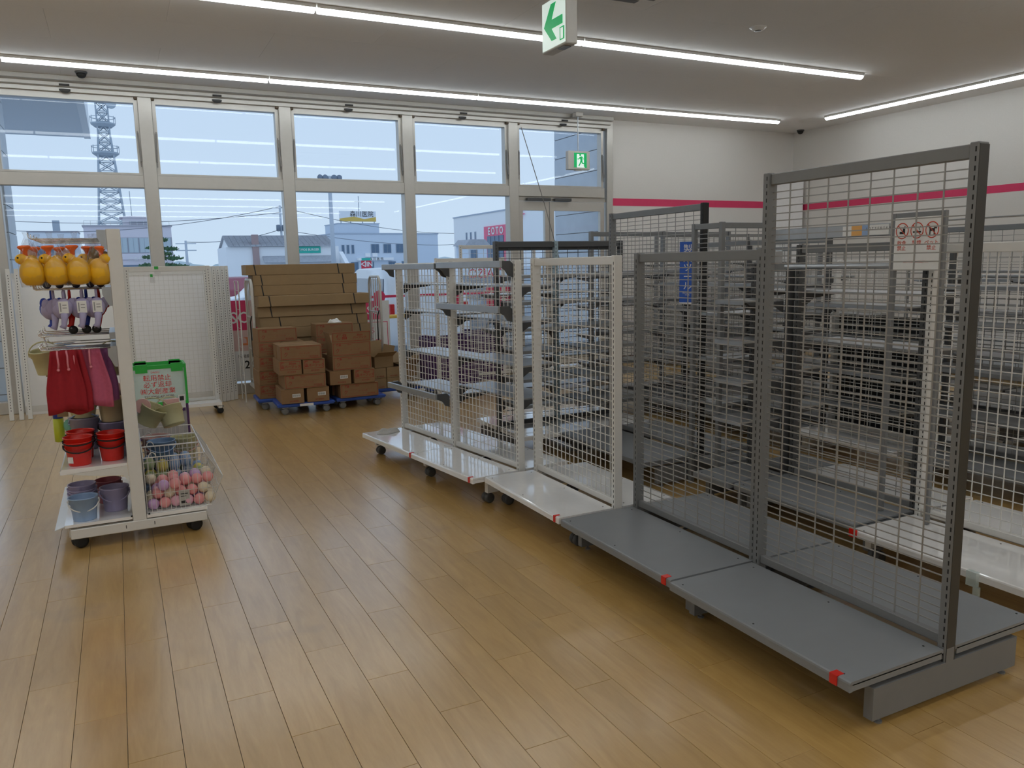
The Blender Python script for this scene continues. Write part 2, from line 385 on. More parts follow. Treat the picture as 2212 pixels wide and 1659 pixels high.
# exit signs
EXG = pm('exit_green', (.0, .36, .10), .4, emit=.5); EXW = pm('exit_white', (.78, .92, .86), .4, emit=.5); SIGNB = pm('sign_body', (.56, .54, .50), .5)
def runner(parent, cx, cz, s, y, mat, m2):
    "running figure in a doorway, in the plane y, built from bars"
    q = MB()
    def b(x0, z0, x1, z1, w_): q.bar((cx+x0*s, y, cz+z0*s), (cx+x1*s, y, cz+z1*s), .004, w_*s, (0, 0, 1) if abs(x1-x0) > abs(z1-z0) else (1, 0, 0))
    q.lathe([(.075*s, -.002), (.075*s, .002)], 12, (0, 0, 0), Matrix.Translation((cx-.03*s, y, cz+.34*s)) @ Matrix.Rotation(PI/2, 4, 'X'))
    b(.0, .24, .07, -.02, .15); b(-.03, .22, -.13, .08, .06); b(-.13, .08, -.24, .08, .06); b(.03, .23, .16, .2, .06); b(.16, .2, .2, .06, .06)
    b(.04, .0, -.04, -.2, .09); b(-.04, -.2, -.14, -.36, .08); b(.08, .0, .12, -.18, .09); b(.12, -.18, .28, -.2, .07)
    q.build('pictogram', mat, parent)
t = thing('exit_sign', 'green running man exit sign hanging from a rod over the door', 'sign', (6.09, 10.0, 2.87))
MB().cbox(-.18, .18, -.03, .05, 0, .26, .006).build('housing', SIGNB, t)
fc = MB().box(-.085, .125, -.034, -.03, .03, .235).build('face', EXG, t)
MB().prism([(-.04, .03), (.09, .03), (.075, .05), (.075, .215), (-.04, .215)], -.036, -.034).build('doorway', EXW, fc)
runner(fc, .02, .13, .22, -.0375, EXG, None)
MB().tube([(0, 0, .26), (0, 0, .74)], .008, 8).build('rod', GALV, t)
MB().cbox(-.06, .06, -.05, .05, .735, .79, .004).build('ceiling_box', SIGNB, t)
MB().box(-.055, .055, -.02, .03, -.012, .002).build('switch_cover', SIGNB, t)
t = thing('exit_sign', 'white exit sign with large green arrow hanging below the ceiling', 'sign', (3.04, 5.14, 3.115))
MB().cbox(0, .095, 0, .36, 0, .36, .006).build('housing', SIGNB, t)
fc = MB().box(-.004, 0, .012, .348, .012, .348).build('face', EXW, t)
# arrow pointing to the far side (+y), seen from -x
q = MB()
def ap(a, b): return (b, a)
q.prism([(.318, .176), (.205, .06), (.135, .06), (.205, .145), (.045, .145), (.045, .207), (.205, .207), (.14, .318), (.21, .318)], -.0075, -.004, 'x')
q.build('arrow', EXG, fc)
MB().box(-.0075, -.004, .022, .085, .035, .125).build('doorway_symbol', EXG, fc)
MB().box(-.009, -.0075, .036, .07, .042, .115).build('doorway', EXW, fc)
MB().tube([(.047, .18, .36), (.047, .18, .55)], .009, 8).build('rod', GALV, t)
MB().box(.02, .075, .06, .16, -.008, .001).build('vent', GRAY, t)
# ================================================================== SHELVING
def caster(parent, x, y, r=.034, mat=None, name='caster', ang=0.):
    c = MB(); M = Matrix.Translation((x, y, r)) @ Matrix.Rotation(ang, 4, 'Z')
    for s in (-.017, .017):
        c.lathe([(r*.55, -.013), (r*.95, -.013), (r, -.007), (r, .007), (r*.95, .013), (r*.55, .013)], 18, (0, 0, 0), M @ Matrix.Translation((0, s, 0)) @ Matrix.Rotation(PI/2, 4, 'X'))
    o = c.build(name, mat or DGRAY, parent, True)
    f = MB(); f.bar(M @ Vector((0, 0, .002)), M @ Vector((.022, 0, r*1.25)), .012).lathe([(.02, 0), (.02, .012)], 12, tuple(M @ Vector((.02, 0, r*1.1))))
    f.build('fork', GRAY, o)
    return o
def slots(parent, x, y, z0, z1, face, mat=SLOT, w=.005, h=.016, step=.03):
    "column of slot holes on a post face: face = '-x','+x'"
    q = MB(); z = z0; s = -1 if face[0] == '-' else 1
    while z < z1:
        for dy in (-.006, .006) if w < .004 else (0,):
            xx = x+s*.0006; q.quad((xx, y+dy-w/2, z), (xx, y+dy+w/2, z), (xx, y+dy+w/2, z+h), (xx, y+dy-w/2, z+h))
        z += step
    q.build('slot_row', mat, parent)
def post(parent, y, z0, H, m, px=.026, py=.016, sl=True, cap=False):
    o = MB().cbox(-px, px, y-py, y+py, z0, H, .003).build('post', m, parent)
    if sl:
        slots(o, -px, y-py*.45, z0+.05, H-.03, '-x'); slots(o, px, y-py*.45, z0+.05, H-.03, '+x')
    MB().box(-px*.5, px*.5, y-py*.4, y+py*.4, H, H+.0012).build('post_cap', SLOT, o)
    return o
def wires(parent, y0, y1, z0, z1, dv, dh, m, r=.0035, x=0., name='wire_mesh'):
    q = MB(); n = max(1, round((y1-y0)/dv))
    for k in range(1, n): 
        y = y0+(y1-y0)*k/n; q.bar((x, y, z0), (x, y, z1), r)
    n = max(1, round((z1-z0)/dh))
    for k in range(1, n):
        z = z0+(z1-z0)*k/n; q.bar((x+r, y0, z), (x+r, y1, z), r)
    return q.build(name, m, parent)
def deck(parent, side, y0, y1, depth, zt, m, holes=True, name='deck'):
    s = side; d = depth
    q = MB().prism([(s*.032, zt), (s*(d-.008), zt), (s*(d-.002), zt-.003), (s*d, zt-.009), (s*d, zt-.036), (s*(d-.014), zt-.036), (s*(d-.014), zt-.014), (s*.032, zt-.014)], y0, y1)
    q.box(min(s*.04, s*(d-.014)), max(s*.04, s*(d-.014)), y0, y0+.004, zt-.034, zt-.01).box(min(s*.04, s*(d-.014)), max(s*.04, s*(d-.014)), y1-.004, y1, zt-.034, zt-.01)
    o = q.build(name, m, parent)
    if holes:
        h = MB()
        for yy in (y0+.05, y1-.05, (y0+y1)/2):
            for xx in (s*.07, s*(d-.03)):
                h.lathe([(.004, zt), (.004, zt+.0008)], 8, (xx, yy, 0))
        h.build('screw_hole', SLOT, o)
    return o
def shelf(parent, side, y0, y1, z, depth, m, lip=.025, br=DGRAY, name='shelf', brackets=True):
    s = side; q = MB().prism([(s*.03, z), (s*depth, z), (s*depth, z-lip), (s*(depth-.01), z-lip), (s*(depth-.01), z-.01), (s*.03, z-.01)], y0, y1)
    o = q.build(name, m, parent)
    if brackets:
        for yy in (y0+.004, y1-.004):
            MB().prism([(s*.028, z-.012), (s*(depth-.03), z-.012), (s*(depth-.06), z-.03), (s*.10, z-.045), (s*.05, z-.075), (s*.028, z-.085)], yy-.0025, yy+.0025).build('shelf_bracket', br, o)
    return o
def dbar(parent, side, y0, y1, z, reach, m, br=DGRAY):
    s = side; o = MB().cbox(min(s*reach, s*(reach-.018)), max(s*reach, s*(reach-.018)), y0, y1, z-.022, z+.022, .003).build('display_bar', m, parent)
    for yy in (y0+.01, y1-.01):
        MB().prism([(s*.027, z-.085), (s*.06, z-.075), (s*.085, z-.04), (s*(reach-.012), z-.018), (s*(reach-.012), z+.02), (s*.05, z+.02), (s*.027, z+.0)], yy-.007, yy+.007).build('bar_bracket', br, o)
    return o
def gondola(name, label, x, y, rz, bays, H, m, dm, dv, dh, depth=.45, zt=.19, wheels=False, sides=(-1, 1), cat='display rack', group=None, gap=.004, meshm=None, sl=True, posts=None, wr=.0042, mesh=True, backdeck=None):
    t = thing(name, label, cat, (x, y, 0), rz, group)
    yy = [0]
    for b in bays: yy.append(yy[-1]+b)
    zb = .075 if wheels else .024
    for k, p in enumerate(yy):
        post(t, p, zb+.03, H, (posts or m) if not isinstance(posts, list) else posts[k], sl=sl)
        q = MB()
        for s in sides: q.box(min(s*.02, s*(depth-.11)), max(s*.02, s*(depth-.11)), p-.018, p+.018, zb, zt-.05 if not wheels else zt-.037)
        q.box(-.02, .02, p-.018, p+.018, zb, zt)
        if not wheels:
            for s in sides: q.lathe([(.014, 0), (.014, .006), (.006, .008), (.006, .03)], 10, (s*(depth-.16), p, 0))
        q.build('base_beam', m, t)
        if wheels:
            for s in sides: caster(t, s*(depth-.14), p+(.03 if k == 0 else -.03), .034, DGRAY)
    for k in range(len(bays)):
        a, b = yy[k]+.016, yy[k+1]-.016
        MB().cbox(-.014, .014, a, b, H-.05, H-.004, .003).build('top_rail', m, t)
        MB().cbox(-.014, .014, a, b, zt+.004, zt+.04, .003).build('bottom_rail', m, t)
        if mesh: wires(t, a, b, zt+.04, H-.05, dv, dh, meshm or (WIREG if m is GRAY else m), wr)
        for s in sides: deck(t, s, yy[k]+gap if k else yy[k]-.014, yy[k+1]-gap if k < len(bays)-1 else yy[k+1]+.014, depth, zt, (backdeck or dm) if s > 0 else dm)
    return t
def tape(t, x, y, z, w_=.018, m=None):
    MB().box(x-.004, x+.03, y-w_/2, y+w_/2, z-.002, z+.0015).box(x-.005, x-.0005, y-w_/2, y+w_/2, z-.034, z+.001).build('tape_mark', RED, t)

# ---- first row, one rack after another
gD = gondola('wire_gondola', 'tallest grey wire mesh rack with bare grey base decks', 2.505, 1.655, 0, [.905], 1.905, GRAY, GDECK, .1, .0297, .495)
tape(gD, -.495, .05, .19, .03)
MB().box(-.022, .0255, -.0175, -.0162, .06, 1.898).build('shaded_end_face', pm('painted_end_shade', (.045, .044, .04), .45), gD)  # added thin plate: shade on the post's near face put in as dark colour
gC = gondola('wire_gondola', 'grey wire mesh rack joined between the tallest grey rack and the white one', 2.52, 2.603, 0, [.912], 1.595, GRAY, GDECK, .1, .0297, .495)
tape(gC, -.495, .03, .19, .03)
gB = gondola('wire_gondola', 'single-bay white wire mesh rack on castors with glossy white decks', 2.412, 3.57, 0, [.93], 1.585, WHITE, WDECK, .05, .051, .385, wheels=True)
tape(gB, -.385, .03, .19)
gA = gondola('wire_gondola', 'two-bay white wire mesh rack on castors with grey shelves on its back', 2.32, 4.575, R(7.2), [.87, .88], 1.575, WHITE, WDECK, .05, .051, .385, wheels=True)
tape(gA, -.385, .03, .19); tape(gA, -.385, .88, .19)
dbar(gA, -1, .0, .86, 1.55, .13, GALV); dbar(gA, -1, .89, 1.80, 1.545, .13, GALV)
dbar(gA, -1, .02, .86, 1.26, .14, GALV); dbar(gA, -1, .90, 1.74, .575, .15, GALV)
for k, (a, b) in enumerate(((.02, .85), (.89, 1.73))):
    for z in ((.66, .88, 1.18, 1.41), (.58, .86, 1.19, 1.41))[k]:
        shelf(gA, 1, a, b, z, .33, GALV, br=DGRAY)
rag = MB()
for i in range(9):
    for j in range(7): pass
def cloth(name, label, loc, s, mat, rz=0., h=.03, seed=1, cat='cloth'):
    rnd = random.Random(seed); n = 14; vs = []; fs = []
    ph = [rnd.uniform(0, 6) for _ in range(6)]
    for i in range(n):
        for j in range(n):
            u = i/(n-1)*2-1; v = j/(n-1)*2-1
            ru = u*(1-.16*v*v+.08*math.sin(3*v+ph[0])); rv = v*(1-.2*u*u+.1*math.sin(4*u+ph[1]))
            e = max(0, 1-max(abs(u), abs(v))**4)
            z = h*e*(.55+.45*math.sin(3.2*u+ph[2])*math.cos(2.6*v+ph[3])+.2*math.sin(7*v+ph[4])+.15*math.sin(8*u+5*v+ph[5]))
            vs.append((ru*s[0], rv*s[1], max(.002, z+.004)))
    for i in range(n-1):
        for j in range(n-1): fs.append((i*n+j, (i+1)*n+j, (i+1)*n+j+1, i*n+j+1))
    m = MB().add(vs, fs); base = len(vs)
    m.add([(x_, y_, 0.0) for x_, y_, z_ in vs], [tuple(reversed(f)) for f in fs])
    ring = [(i, 0) for i in range(n)]+[(n-1, j) for j in range(1, n)]+[(i, n-1) for i in range(n-2, -1, -1)]+[(0, j) for j in range(n-2, 0, -1)]
    idx = [i*n+j for i, j in ring]
    for a, b in zip(idx, idx[1:]+idx[:1]): m.f.append((a, b, b+base, a+base))
    return tag(m.build(name, mat, None, True, loc, rz), label, cat)
RAG = pm('grey_rag', (.50, .49, .46), .9)
cloth('rag', 'crumpled grey rag left on the white base deck', (1.91, 6.18, .1905), (.10, .065), RAG, R(20), .035, 3)

# ---- second row
g = gondola('wire_gondola', 'white wire mesh rack with white decks behind the tallest grey rack', 3.72, 1.70, 0, [.95], 1.61, WHITE, WDECK, .05, .051, .5, wheels=True)
MB().box(-.512, -.498, .93, .97, .155, .195).build('clip', RED, g)
MB().box(-.52, -.497, .30, .345, .13, .195).box(-.515, -.50, .29, .315, .09, .13).build('price_clip', CLEAR, g)
g = gondola('wire_gondola', 'grey rack with a price rail across its top, beside the notice board', 3.77, 2.72, 0, [.86], 1.63, GRAY, GDECK, .1, .03, .48, posts=DGRAY, backdeck=WDECK)
rail = MB().cbox(-.06, -.03, -.02, 1.12, 1.66, 1.728, .004).build('price_rail', GALV, g)
for k, (a, b, m) in enumerate(((.44, .50, PAPER), (.37, .44, pm('price_tag_orange', (.8, .42, .12), .5)), (.33, .37, LBLUE), (.2, .33, PAPER))):
    MB().box(-.063, -.06, a, b, 1.667, 1.721).build('price_card', m, rail)
text('ＬＯＴＴＥＲＩＥＳ', .018, INK, rail, (-.0635, .265, 1.70), (PI/2, 0, -PI/2))
MB().tube([(-.10, -.02, 1.50), (-.10, .88, 1.50)], .016, 10).build('hanging_rod', GALV, g)
for z in (1.05, 1.35): shelf(g, 1, .02, .84, z, .33, GALV)
# notice board: no food, no smoking, no pets
t = thing('notice_board', 'white notice board with three red prohibition symbols in a grey frame', 'sign', (3.60, 2.527, 0))
for yy in (0., .27): MB().cbox(-.012, .012, yy-.012, yy+.012, .192, 1.765, .002).build('post', GRAY, t)
MB().cbox(-.012, .012, .012, .258, 1.735, 1.765, .002).build('top_rail', GRAY, t)
bd = MB().box(-.018, -.013, .0, .258, 1.48, 1.74).build('board', PAPER, t)
PRED = pm('prohibition_red', (.62, .06, .02), .5)
for k, yy in enumerate((.215, .132, .05)):
    q = MB(); pts = [(-.019, yy+.034*math.cos(a), 1.675+.038*math.sin(a)) for a in [2*PI*i/24 for i in range(24)]]
    q.tube(pts, .0024, 4, True); q.bar((-.019, yy+.024, 1.675+.027), (-.019, yy-.024, 1.675-.027), .004, .003)
    q.build('prohibition_ring', PRED, bd)
    p = MB()
    if k == 0: p.box(-.0195, -.018, yy-.002, yy+.014, 1.66, 1.672).box(-.0195, -.018, yy-.016, yy-.004, 1.66, 1.686).bar((-.019, yy-.008, 1.686), (-.019, yy-.016, 1.70), .002)
    elif k == 1: p.box(-.0195, -.018, yy-.022, yy+.022, 1.663, 1.671).tube([(-.019, yy-.016, 1.675), (-.019, yy-.01, 1.685), (-.019, yy-.018, 1.695)], .0015, 4)
    else: p.box(-.0195, -.018, yy-.014, yy+.014, 1.668, 1.682).box(-.0195, -.018, yy+.009, yy+.014, 1.65, 1.67).box(-.0195, -.018, yy-.014, yy-.009, 1.65, 1.67).box(-.0195, -.018, yy-.024, yy-.01, 1.68, 1.692).bar((-.019, yy+.012, 1.68), (-.019, yy+.02, 1.695), .003)
    p.build('pictogram', INK, bd)
for s_, yy in (('飲食\n禁止', .215), ('禁煙\n　', .132), ('ペット\n禁止', .05)): text(s_, .026, PRED, bd, (-.0185, yy, 1.60), (PI/2, 0, -PI/2))
text('店内での飲食はご遠慮下さい', .011, PRED, bd, (-.0185, .129, 1.52), (PI/2, 0, -PI/2))
g = gondola('wire_gondola', 'dark-posted grey rack with shelves in the second row, beside the one with the price rail', 3.74, 3.63, 0, [.30], 1.52, GRAY, GDECK, .1, .03, .48, posts=DGRAY)
for z in (.55, .8, 1.05, 1.3): shelf(g, -1, .02, .28, z, .36, GALV); shelf(g, 1, .02, .28, z+.05, .36, GALV)
MB().cbox(-.03, .03, .10, .20, 1.52, 1.60, .004).build('rail_joint', GALV, g)
t = thing('corner_rack', 'grey corner rack of two mesh frames meeting at a post, before the tall second-row rack', 'display rack', (3.50, 3.985, 0))
for a, b in ((0, 0), (0, .27), (.42, 0)): MB().cbox(a-.016, a+.016, b-.016, b+.016, .0, 1.79, .003).build('post', GRAY, t)
MB().cbox(-.012, .012, .016, .254, 1.75, 1.786, .002).build('top_rail', GRAY, t); MB().cbox(.016, .404, -.012, .012, 1.75, 1.786, .002).build('top_rail', GRAY, t)
wires(t, .016, .254, .2, 1.75, .1, .03, WIREG, .004)
q = MB()
for k in range(1, 4): q.bar((.016+.097*k, 0, .2), (.016+.097*k, 0, 1.75), .004)
for k in range(1, 52): q.bar((.016, .003, .2+.03*k), (.404, .003, .2+.03*k), .004)
q.build('wire_mesh', WIREG, t)
MB().box(.016, .40, .02, .25, .17, .19).build('deck', GDECK, t)
for z in (.6, .9, 1.2): MB().box(.02, .40, .02, .25, z-.02, z).build('shelf', GALV, t)
gT = gondola('wire_gondola', 'tall grey wire mesh rack of the second row, dark end post above the others', 3.62, 4.30, 0, [1.12], 1.935, GRAY, GDECK, .1, .03, .5, posts=[BLACK, GRAY])
t = thing('section_sign', 'blue vertical section sign with white Japanese lettering', 'sign', (3.47, 4.285, 1.255), R(38))
MB().box(-.004, 0, -.055, .055, 0, .42).build('plate', pm('sign_blue', (.02, .10, .48), .4), t)
text('製\n菓\nツ\nー\nル', .062, PAPER, t, (-.005, 0, .245), (PI/2, 0, -PI/2))
text('Baking tools\nOutils', .013, PAPER, t, (-.005, 0, .07), (PI/2, 0, -PI/2))
MB().box(-.0046, -.0002, -.055, .055, 0, .012).build('edge_strip', PAPER, t)
MB().bar((.0, 0, .38), (.15, -.06, .38), .012).build('holder', GRAY, t)
gX = gondola('wire_gondola', 'dark grey two-bay cross rack with many shelves beside the white racks', 2.80, 5.90, -PI/2, [.56, .66], 1.735, DGRAY, WDECK, .1, .045, .46, sides=(1, -1), posts=[DGRAY, pm('pale_blue_post', (.35, .45, .50), .4), DGRAY])
for a, b in ((.02, .54), (.58, 1.20)):
    for z in (.42, .63, .86, 1.04, 1.25, 1.46): shelf(gX, 1, a, b, z, .36, GALV)
    for z in (.5, .75, 1.0, 1.3): shelf(gX, -1, a, b, z, .36, GALV)
MB().cbox(-.045, -.027, .0, 1.2, 1.66, 1.735, .003).build('header_rail', DGRAY, gX)

# ---- rows further in
def far_rack(label, x, y, rz, bays, H, m, dm, zs, d=.42, dv=.1, dh=.045, posts=None, group=None, both=True, shm=None):
    g = gondola('wire_gondola', label, x, y, rz, bays, H, m, dm, dv, dh, d, sl=False, posts=posts, group=group, wr=.004)
    yy = 0
    for b in bays:
        for z in zs:
            shelf(g, -1, yy+.02, yy+b-.02, z, .34, shm or GALV)
            if both: shelf(g, 1, yy+.02, yy+b-.02, z+.06, .34, shm or GALV)
        yy += b
    return g
far_rack('grey rack of the third row holding open shelves behind the price rail', 5.25, 2.7, 0, [.9], 1.62, GRAY, GDECK, (.5, .8, 1.1, 1.35), posts=DGRAY)
gb = far_rack('white low rack of the third row with a black back panel', 5.2, 3.65, 0, [.9], 1.53, WHITE, WDECK, (.45, .7, .95, 1.2), dv=.05, dh=.05, both=False)
MB().box(.02, .03, .02, .88, .2, 1.1).build('back_panel', BLACK, gb)
far_rack('dark grey rack of the third row crowded with shelves', 5.15, 4.6, 0, [.9, .9], 1.72, GRAY, GDECK, (.4, .62, .86, 1.1, 1.34), posts=DGRAY)
far_rack('grey cross rack with a high top rail behind the tall second-row rack', 4.35, 6.9, -PI/2, [.9, .9], 1.86, GRAY, GDECK, (.5, .8, 1.1, 1.4))
far_rack('grey rack of the fourth row with a raised end frame', 6.75, 3.0, 0, [.9, .9], 1.8, GRAY, GDECK, (.45, .75, 1.05, 1.35), posts=DGRAY)
far_rack('grey shelf rack of the fourth row towards the door', 6.7, 5.2, 0, [.9, .9], 1.68, GRAY, GDECK, (.5, 1.0))
far_rack('white mesh rack standing in front of the glass double door', 4.75, 8.75, -PI/2, [.9], 1.6, WHITE, WDECK, (), dv=.05, dh=.05)
far_rack('grey wall rack with a lilac header under the pink stripe', 7.3, 9.75, -PI/2, [.9, .9, .9], 1.95, GRAY, GDECK, (.5, .85, 1.2, 1.5), both=False)
gw = gondola('wall_rack', 'long bare grey wall rack along the striped right wall', 10.1, 2.2, 0, [.9]*6, 1.9, GRAY, GDECK, .1, .045, .42, sl=False, mesh=False)
MB().tube([(-.36, -.2, 2.0), (-.36, 5.6, 2.0)], .012, 8).build('hanging_rod', GALV, gw)
# white mesh frames left between the racks and the window
def frame_rack(label, x, y, rz, W, H, group=None, tagg=False, dv=.05, dh=.05):
    t = thing('mesh_rack', label, 'display rack', (x, y, 0), rz, group)
    for yy in (0, W):
        post(t, yy, .0, H, WHITE, .02, .016)
        MB().box(-.2, .2, yy-.018, yy+.018, 0, .035).build('foot', WHITE, t)
    MB().cbox(-.012, .012, .016, W-.016, H-.05, H-.004, .002).build('top_rail', WHITE, t)
    MB().cbox(-.012, .012, .016, W-.016, .12, .15, .002).build('bottom_rail', WHITE, t)
    wires(t, .016, W-.016, .15, H-.05, dv, dh, WHITE, .0035)
    if tagg: MB().box(-.015, -.0125, W*.55, W*.55+.05, H-.055, H-.02).build('green_tape', GREEN, t)
    return t
frame_rack('white mesh frame with green tape on its top rail, beyond the white racks', 3.22, 8.35, -PI/2, .83, 1.63, None, True)
frame_rack('taller plain white mesh frame standing close to the window', 3.92, 9.3, -PI/2, 1.05, 1.80, None, False, .1, .06)
# ================================================================== TOY RACK
tr = thing('toy_rack', 'white wheeled display rack hung with toys, hooks left and wire baskets right', 'display rack', (0, 4.93, 0))
RL = .98
for yy in (0, RL):
    MB().cbox(-.03, .042, yy-.018, yy+.018, .12, 1.785, .004).build('post', WHITE, tr)
    MB().cbox(-.35, .37, yy-.02, yy+.02, .065, .122, .004).build('base_beam', WHITE, tr)
    for xx in (-.31, .30): caster(tr, xx, yy+(.04 if yy == 0 else -.04), .038, BLACK, ang=R(25))
for s in (-1, 1): MB().box(s*.345-.015, s*.345+.015, .02, RL-.02, .07, .118).build('base_rail', WHITE, tr)
MB().box(-.012, .02, .018, RL-.018, .15, 1.74).build('back_panel', pm('back_panel_grey', (.42, .42, .42), .5), tr)
dk = MB().box(-.375, -.032, -.018, RL+.018, .135, .152).build('deck', WDECK, tr)
MB().box(.044, .375, -.018, RL+.018, .13, .15).build('deck', WDECK, tr)
MB().prism([(-.376, .140), (-.425, .128), (-.425, .131), (-.376, .146)], -.012, RL+.01).build('price_strip', WHITE, tr)
sh = MB().prism([(-.032, .47), (-.36, .47), (-.37, .46), (-.37, .44), (-.355, .44), (-.032, .455)], -.015, RL+.015).build('shelf', WDECK, tr)
for yy in (-.012, RL+.012): MB().prism([(-.032, .452), (-.33, .44), (-.2, .415), (-.06, .40), (-.032, .36)], yy-.003, yy+.003).build('shelf_bracket', WHITE, sh)
MB().box(-.04, -.03, -.0205, -.018, .148, .158).box(.052, .062, -.0205, -.018, .148, .158).box(-.07, -.066, -.0205, -.018, .085, .105).box(.08, .084, -.0205, -.018, .085, .105).build('slot_row', SLOT, tr)
def hook(z, y, x1=-.40, r=.004):
    return MB().tube([(-.032, y, z), (x1+.01, y, z), (x1, y, z+.006), (x1-.004, y, z+.03)], r, 6).build('hook', CHROME, tr, True)
HK = {1.735: (.06, .22, .40, .60, .80), 1.462: (.03, .10, .17, .34, .52, .72), 1.21: (.03, .10, .17, .30, .45), 1.135: (.0, .06, .12, .20, .4, .6)}
for z, ys in HK.items():
    for y in ys: hook(z, y)
    MB().box(-.06, -.03, min(ys)-.02, max(ys)+.02, z-.03, z+.006).build('hook_rail', GALV, tr)
for z in (1.75, 1.44, 1.10):
    MB().prism([(-.03, z+.03), (-.075, z+.03), (-.075, z-.01), (-.045, z-.075), (-.03, z-.075)], -.019, -.016).build('bracket_plate', GALV, tr)
MB().tube([(-.36, .0, 1.14), (-.38, .05, 1.20), (-.38, .4, 1.20)], .005, 6).build('tray_edge', CHROME, tr)
# wire baskets
BP = [(.05, .152), (.40, .152), (.475, .32), (.385, .475), (.05, .482)]
def basket(y0, y1):
    b = MB()
    for yy in (y0, y1):
        b.tube([(x, yy, z) for x, z in BP], .004, 6, True)
        x = .075
        while x < .46:
            zb = .152 if x < .40 else .152+(x-.40)/.075*.168
            zt = .482 if x < .385 else .475-(x-.385)/.09*.155
            b.bar((x, yy, zb), (x, yy, zt), .0025); x += .026
        for z in (.26, .38): b.bar((.05, yy, z), (.445, yy, z), .0025)
    y = y0+.03
    while y < y1:
        for (x0, z0), (x1, z1) in zip(BP[:3], BP[1:4]): b.bar((x0, y, z0), (x1, y, z1), .0025)
        y += .026
    for x, z in BP: b.bar((x, y0, z), (x, y1, z), .006)
    b.bar((.43, y0, .215), (.43, y1, .215), .003).bar((.45, y0, .265), (.45, y1, .265), .003)
    o = b.build('wire_basket', pm('basket_wire', (.66, .65, .63), .3, metal=.3) if 'basket_wire' not in MATS else MATS['basket_wire'], tr)
    MB().tube([(.10+.02*math.cos(a), y0-.004, .48+.03*math.sin(a)) for a in [PI*k/8 for k in range(9)]], .003, 6).build('hook_loop', MATS['basket_wire'], o)
for k in range(3): basket(.0+.327*k, .315+.327*k)

# ---- toys on the rack (each its own thing)
def duck_tree():
    t = thing('duck_watering_can', '', 'toy')
    MB().lathe([(.012, -.066), (.036, -.062), (.051, -.045), (.058, -.012), (.055, .018), (.045, .042), (.03, .06), (.012, .07)], 22).build('body', YEL, t, True)
    hd = MB().ball((-.036, 0, .066), .028, 16, 10, (1.1, 1, .95)).build('head', YEL, t, True)
    MB().ball((-.05, -.023, .073), .005, 8, 6).build('eye', BLACK, hd)
    MB().lathe([(.011, 0), (.0115, .02), (.016, .028), (.029, .040), (.030, .047), (.024, .051), (.0, .051)], 18, (-.018, 0, .080)).build('sprinkler', ORG, t, True)
    MB().lathe([(.058, -.07), (.062, -.02), (.058, .035), (.048, .085), (.024, .145), (.01, .172), (.016, .195)], 16, sx=1.0, sy=.9).build('plastic_bag', FILM, t, True)
    return t
d0 = duck_tree()
dk_used = [0]
def duck(x, y, z, label, group=None, rz=0.):
    t = d0 if not dk_used[0] else copy_tree(d0); dk_used[0] = 1
    t.location = (x, 4.93+y, z); t.rotation_euler = (R(random.uniform(-4, 4)), R(random.uniform(-5, 5)), rz); t['label'] = label; t.scale = (1.06, 1.0, 1.08)
    if group: t['group'] = group
DG = 'bagged yellow ducks on the front top hook'
for x, lb in ((-.395, 'yellow duck watering can at the tip of the front top hook'), (-.285, 'yellow duck watering can hanging second from the tip of the front top hook'), (-.178, 'yellow duck watering can hanging third from the tip of the front top hook')): duck(x, .0, 1.558, lb, DG)
duck(-.077, .02, 1.552, 'yellow duck watering can turned away, nearest the white rack post', DG, R(160))
for x in (-.37, -.24, -.12): duck(x, .20, 1.555, 'yellow duck watering can on the second top hook behind the front ducks', 'ducks behind the front row', R(10))
def elephant(x, y, z, mat, label, group, front=True):
    t = thing('elephant_watering_can', label, 'toy', (x, 4.93+y, z), R(random.uniform(-6, 6)), group); t.scale = (1.12, 1.12, 1.12)
    MB().ball((-.015, .035, -.01), .048, 16, 10, (.9, 1.0, 1.0)).build('body', mat, t, True)
    hd = MB().ball((0, 0, .0), .04, 18, 10, (.95, .55, 1.12)).build('head', mat, t, True)
    for s in (-1, 1): MB().ball((s*.034, .01, .018), .024, 12, 8, (.8, .35, 1.15)).build('ear', mat, hd, True)
    MB().tube([(0, -.01, -.03), (-.002, -.016, -.06), (-.006, -.016, -.085), (-.014, -.018, -.10)], [.019, .014, .0125, .016], 12).build('trunk', mat, t, True)
    MB().tube([(0, 0, .04), (0, .0, .075), (0, .03, .085), (0, .05, .06), (0, .05, .03)], .006, 8).build('handle', mat, t, True)
    if front:
        lb = MB().cbox(-.021, .021, -.0245, -.021, -.028, .03, .001).build('label_card', PAPER, hd)
        MB().box(-.015, -.010, -.0252, -.0244, -.02, .022).box(-.004, .014, -.0252, -.0244, .010, .014).box(-.004, .014, -.0252, -.0244, -.004, .0).build('print', pm('label_grey', (.3, .3, .3), .6) if 'label_grey' not in MATS else MATS['label_grey'], lb)
for x, lb in ((-.265, 'lavender elephant watering can with label, outermost of the three on the hook'), (-.178, 'lavender elephant watering can with label, middle of the three on the hook'), (-.105, 'lavender elephant watering can with label, innermost of the three on the hook')): elephant(x, .0, 1.365, LAV, lb, 'lavender elephant cans')
elephant(-.315, .06, 1.36, LAV, 'unlabelled lavender elephant can half behind the labelled ones', 'lavender elephant cans', False)
for x in (-.33, -.16): elephant(x, .13, 1.365, DBLUE, 'deep blue elephant watering can behind the lavender ones', 'blue elephant cans', False)
for x in (-.24, -.10): elephant(x, .13, 1.36, RED, 'red elephant watering can behind the lavender ones', 'red elephant cans', False)
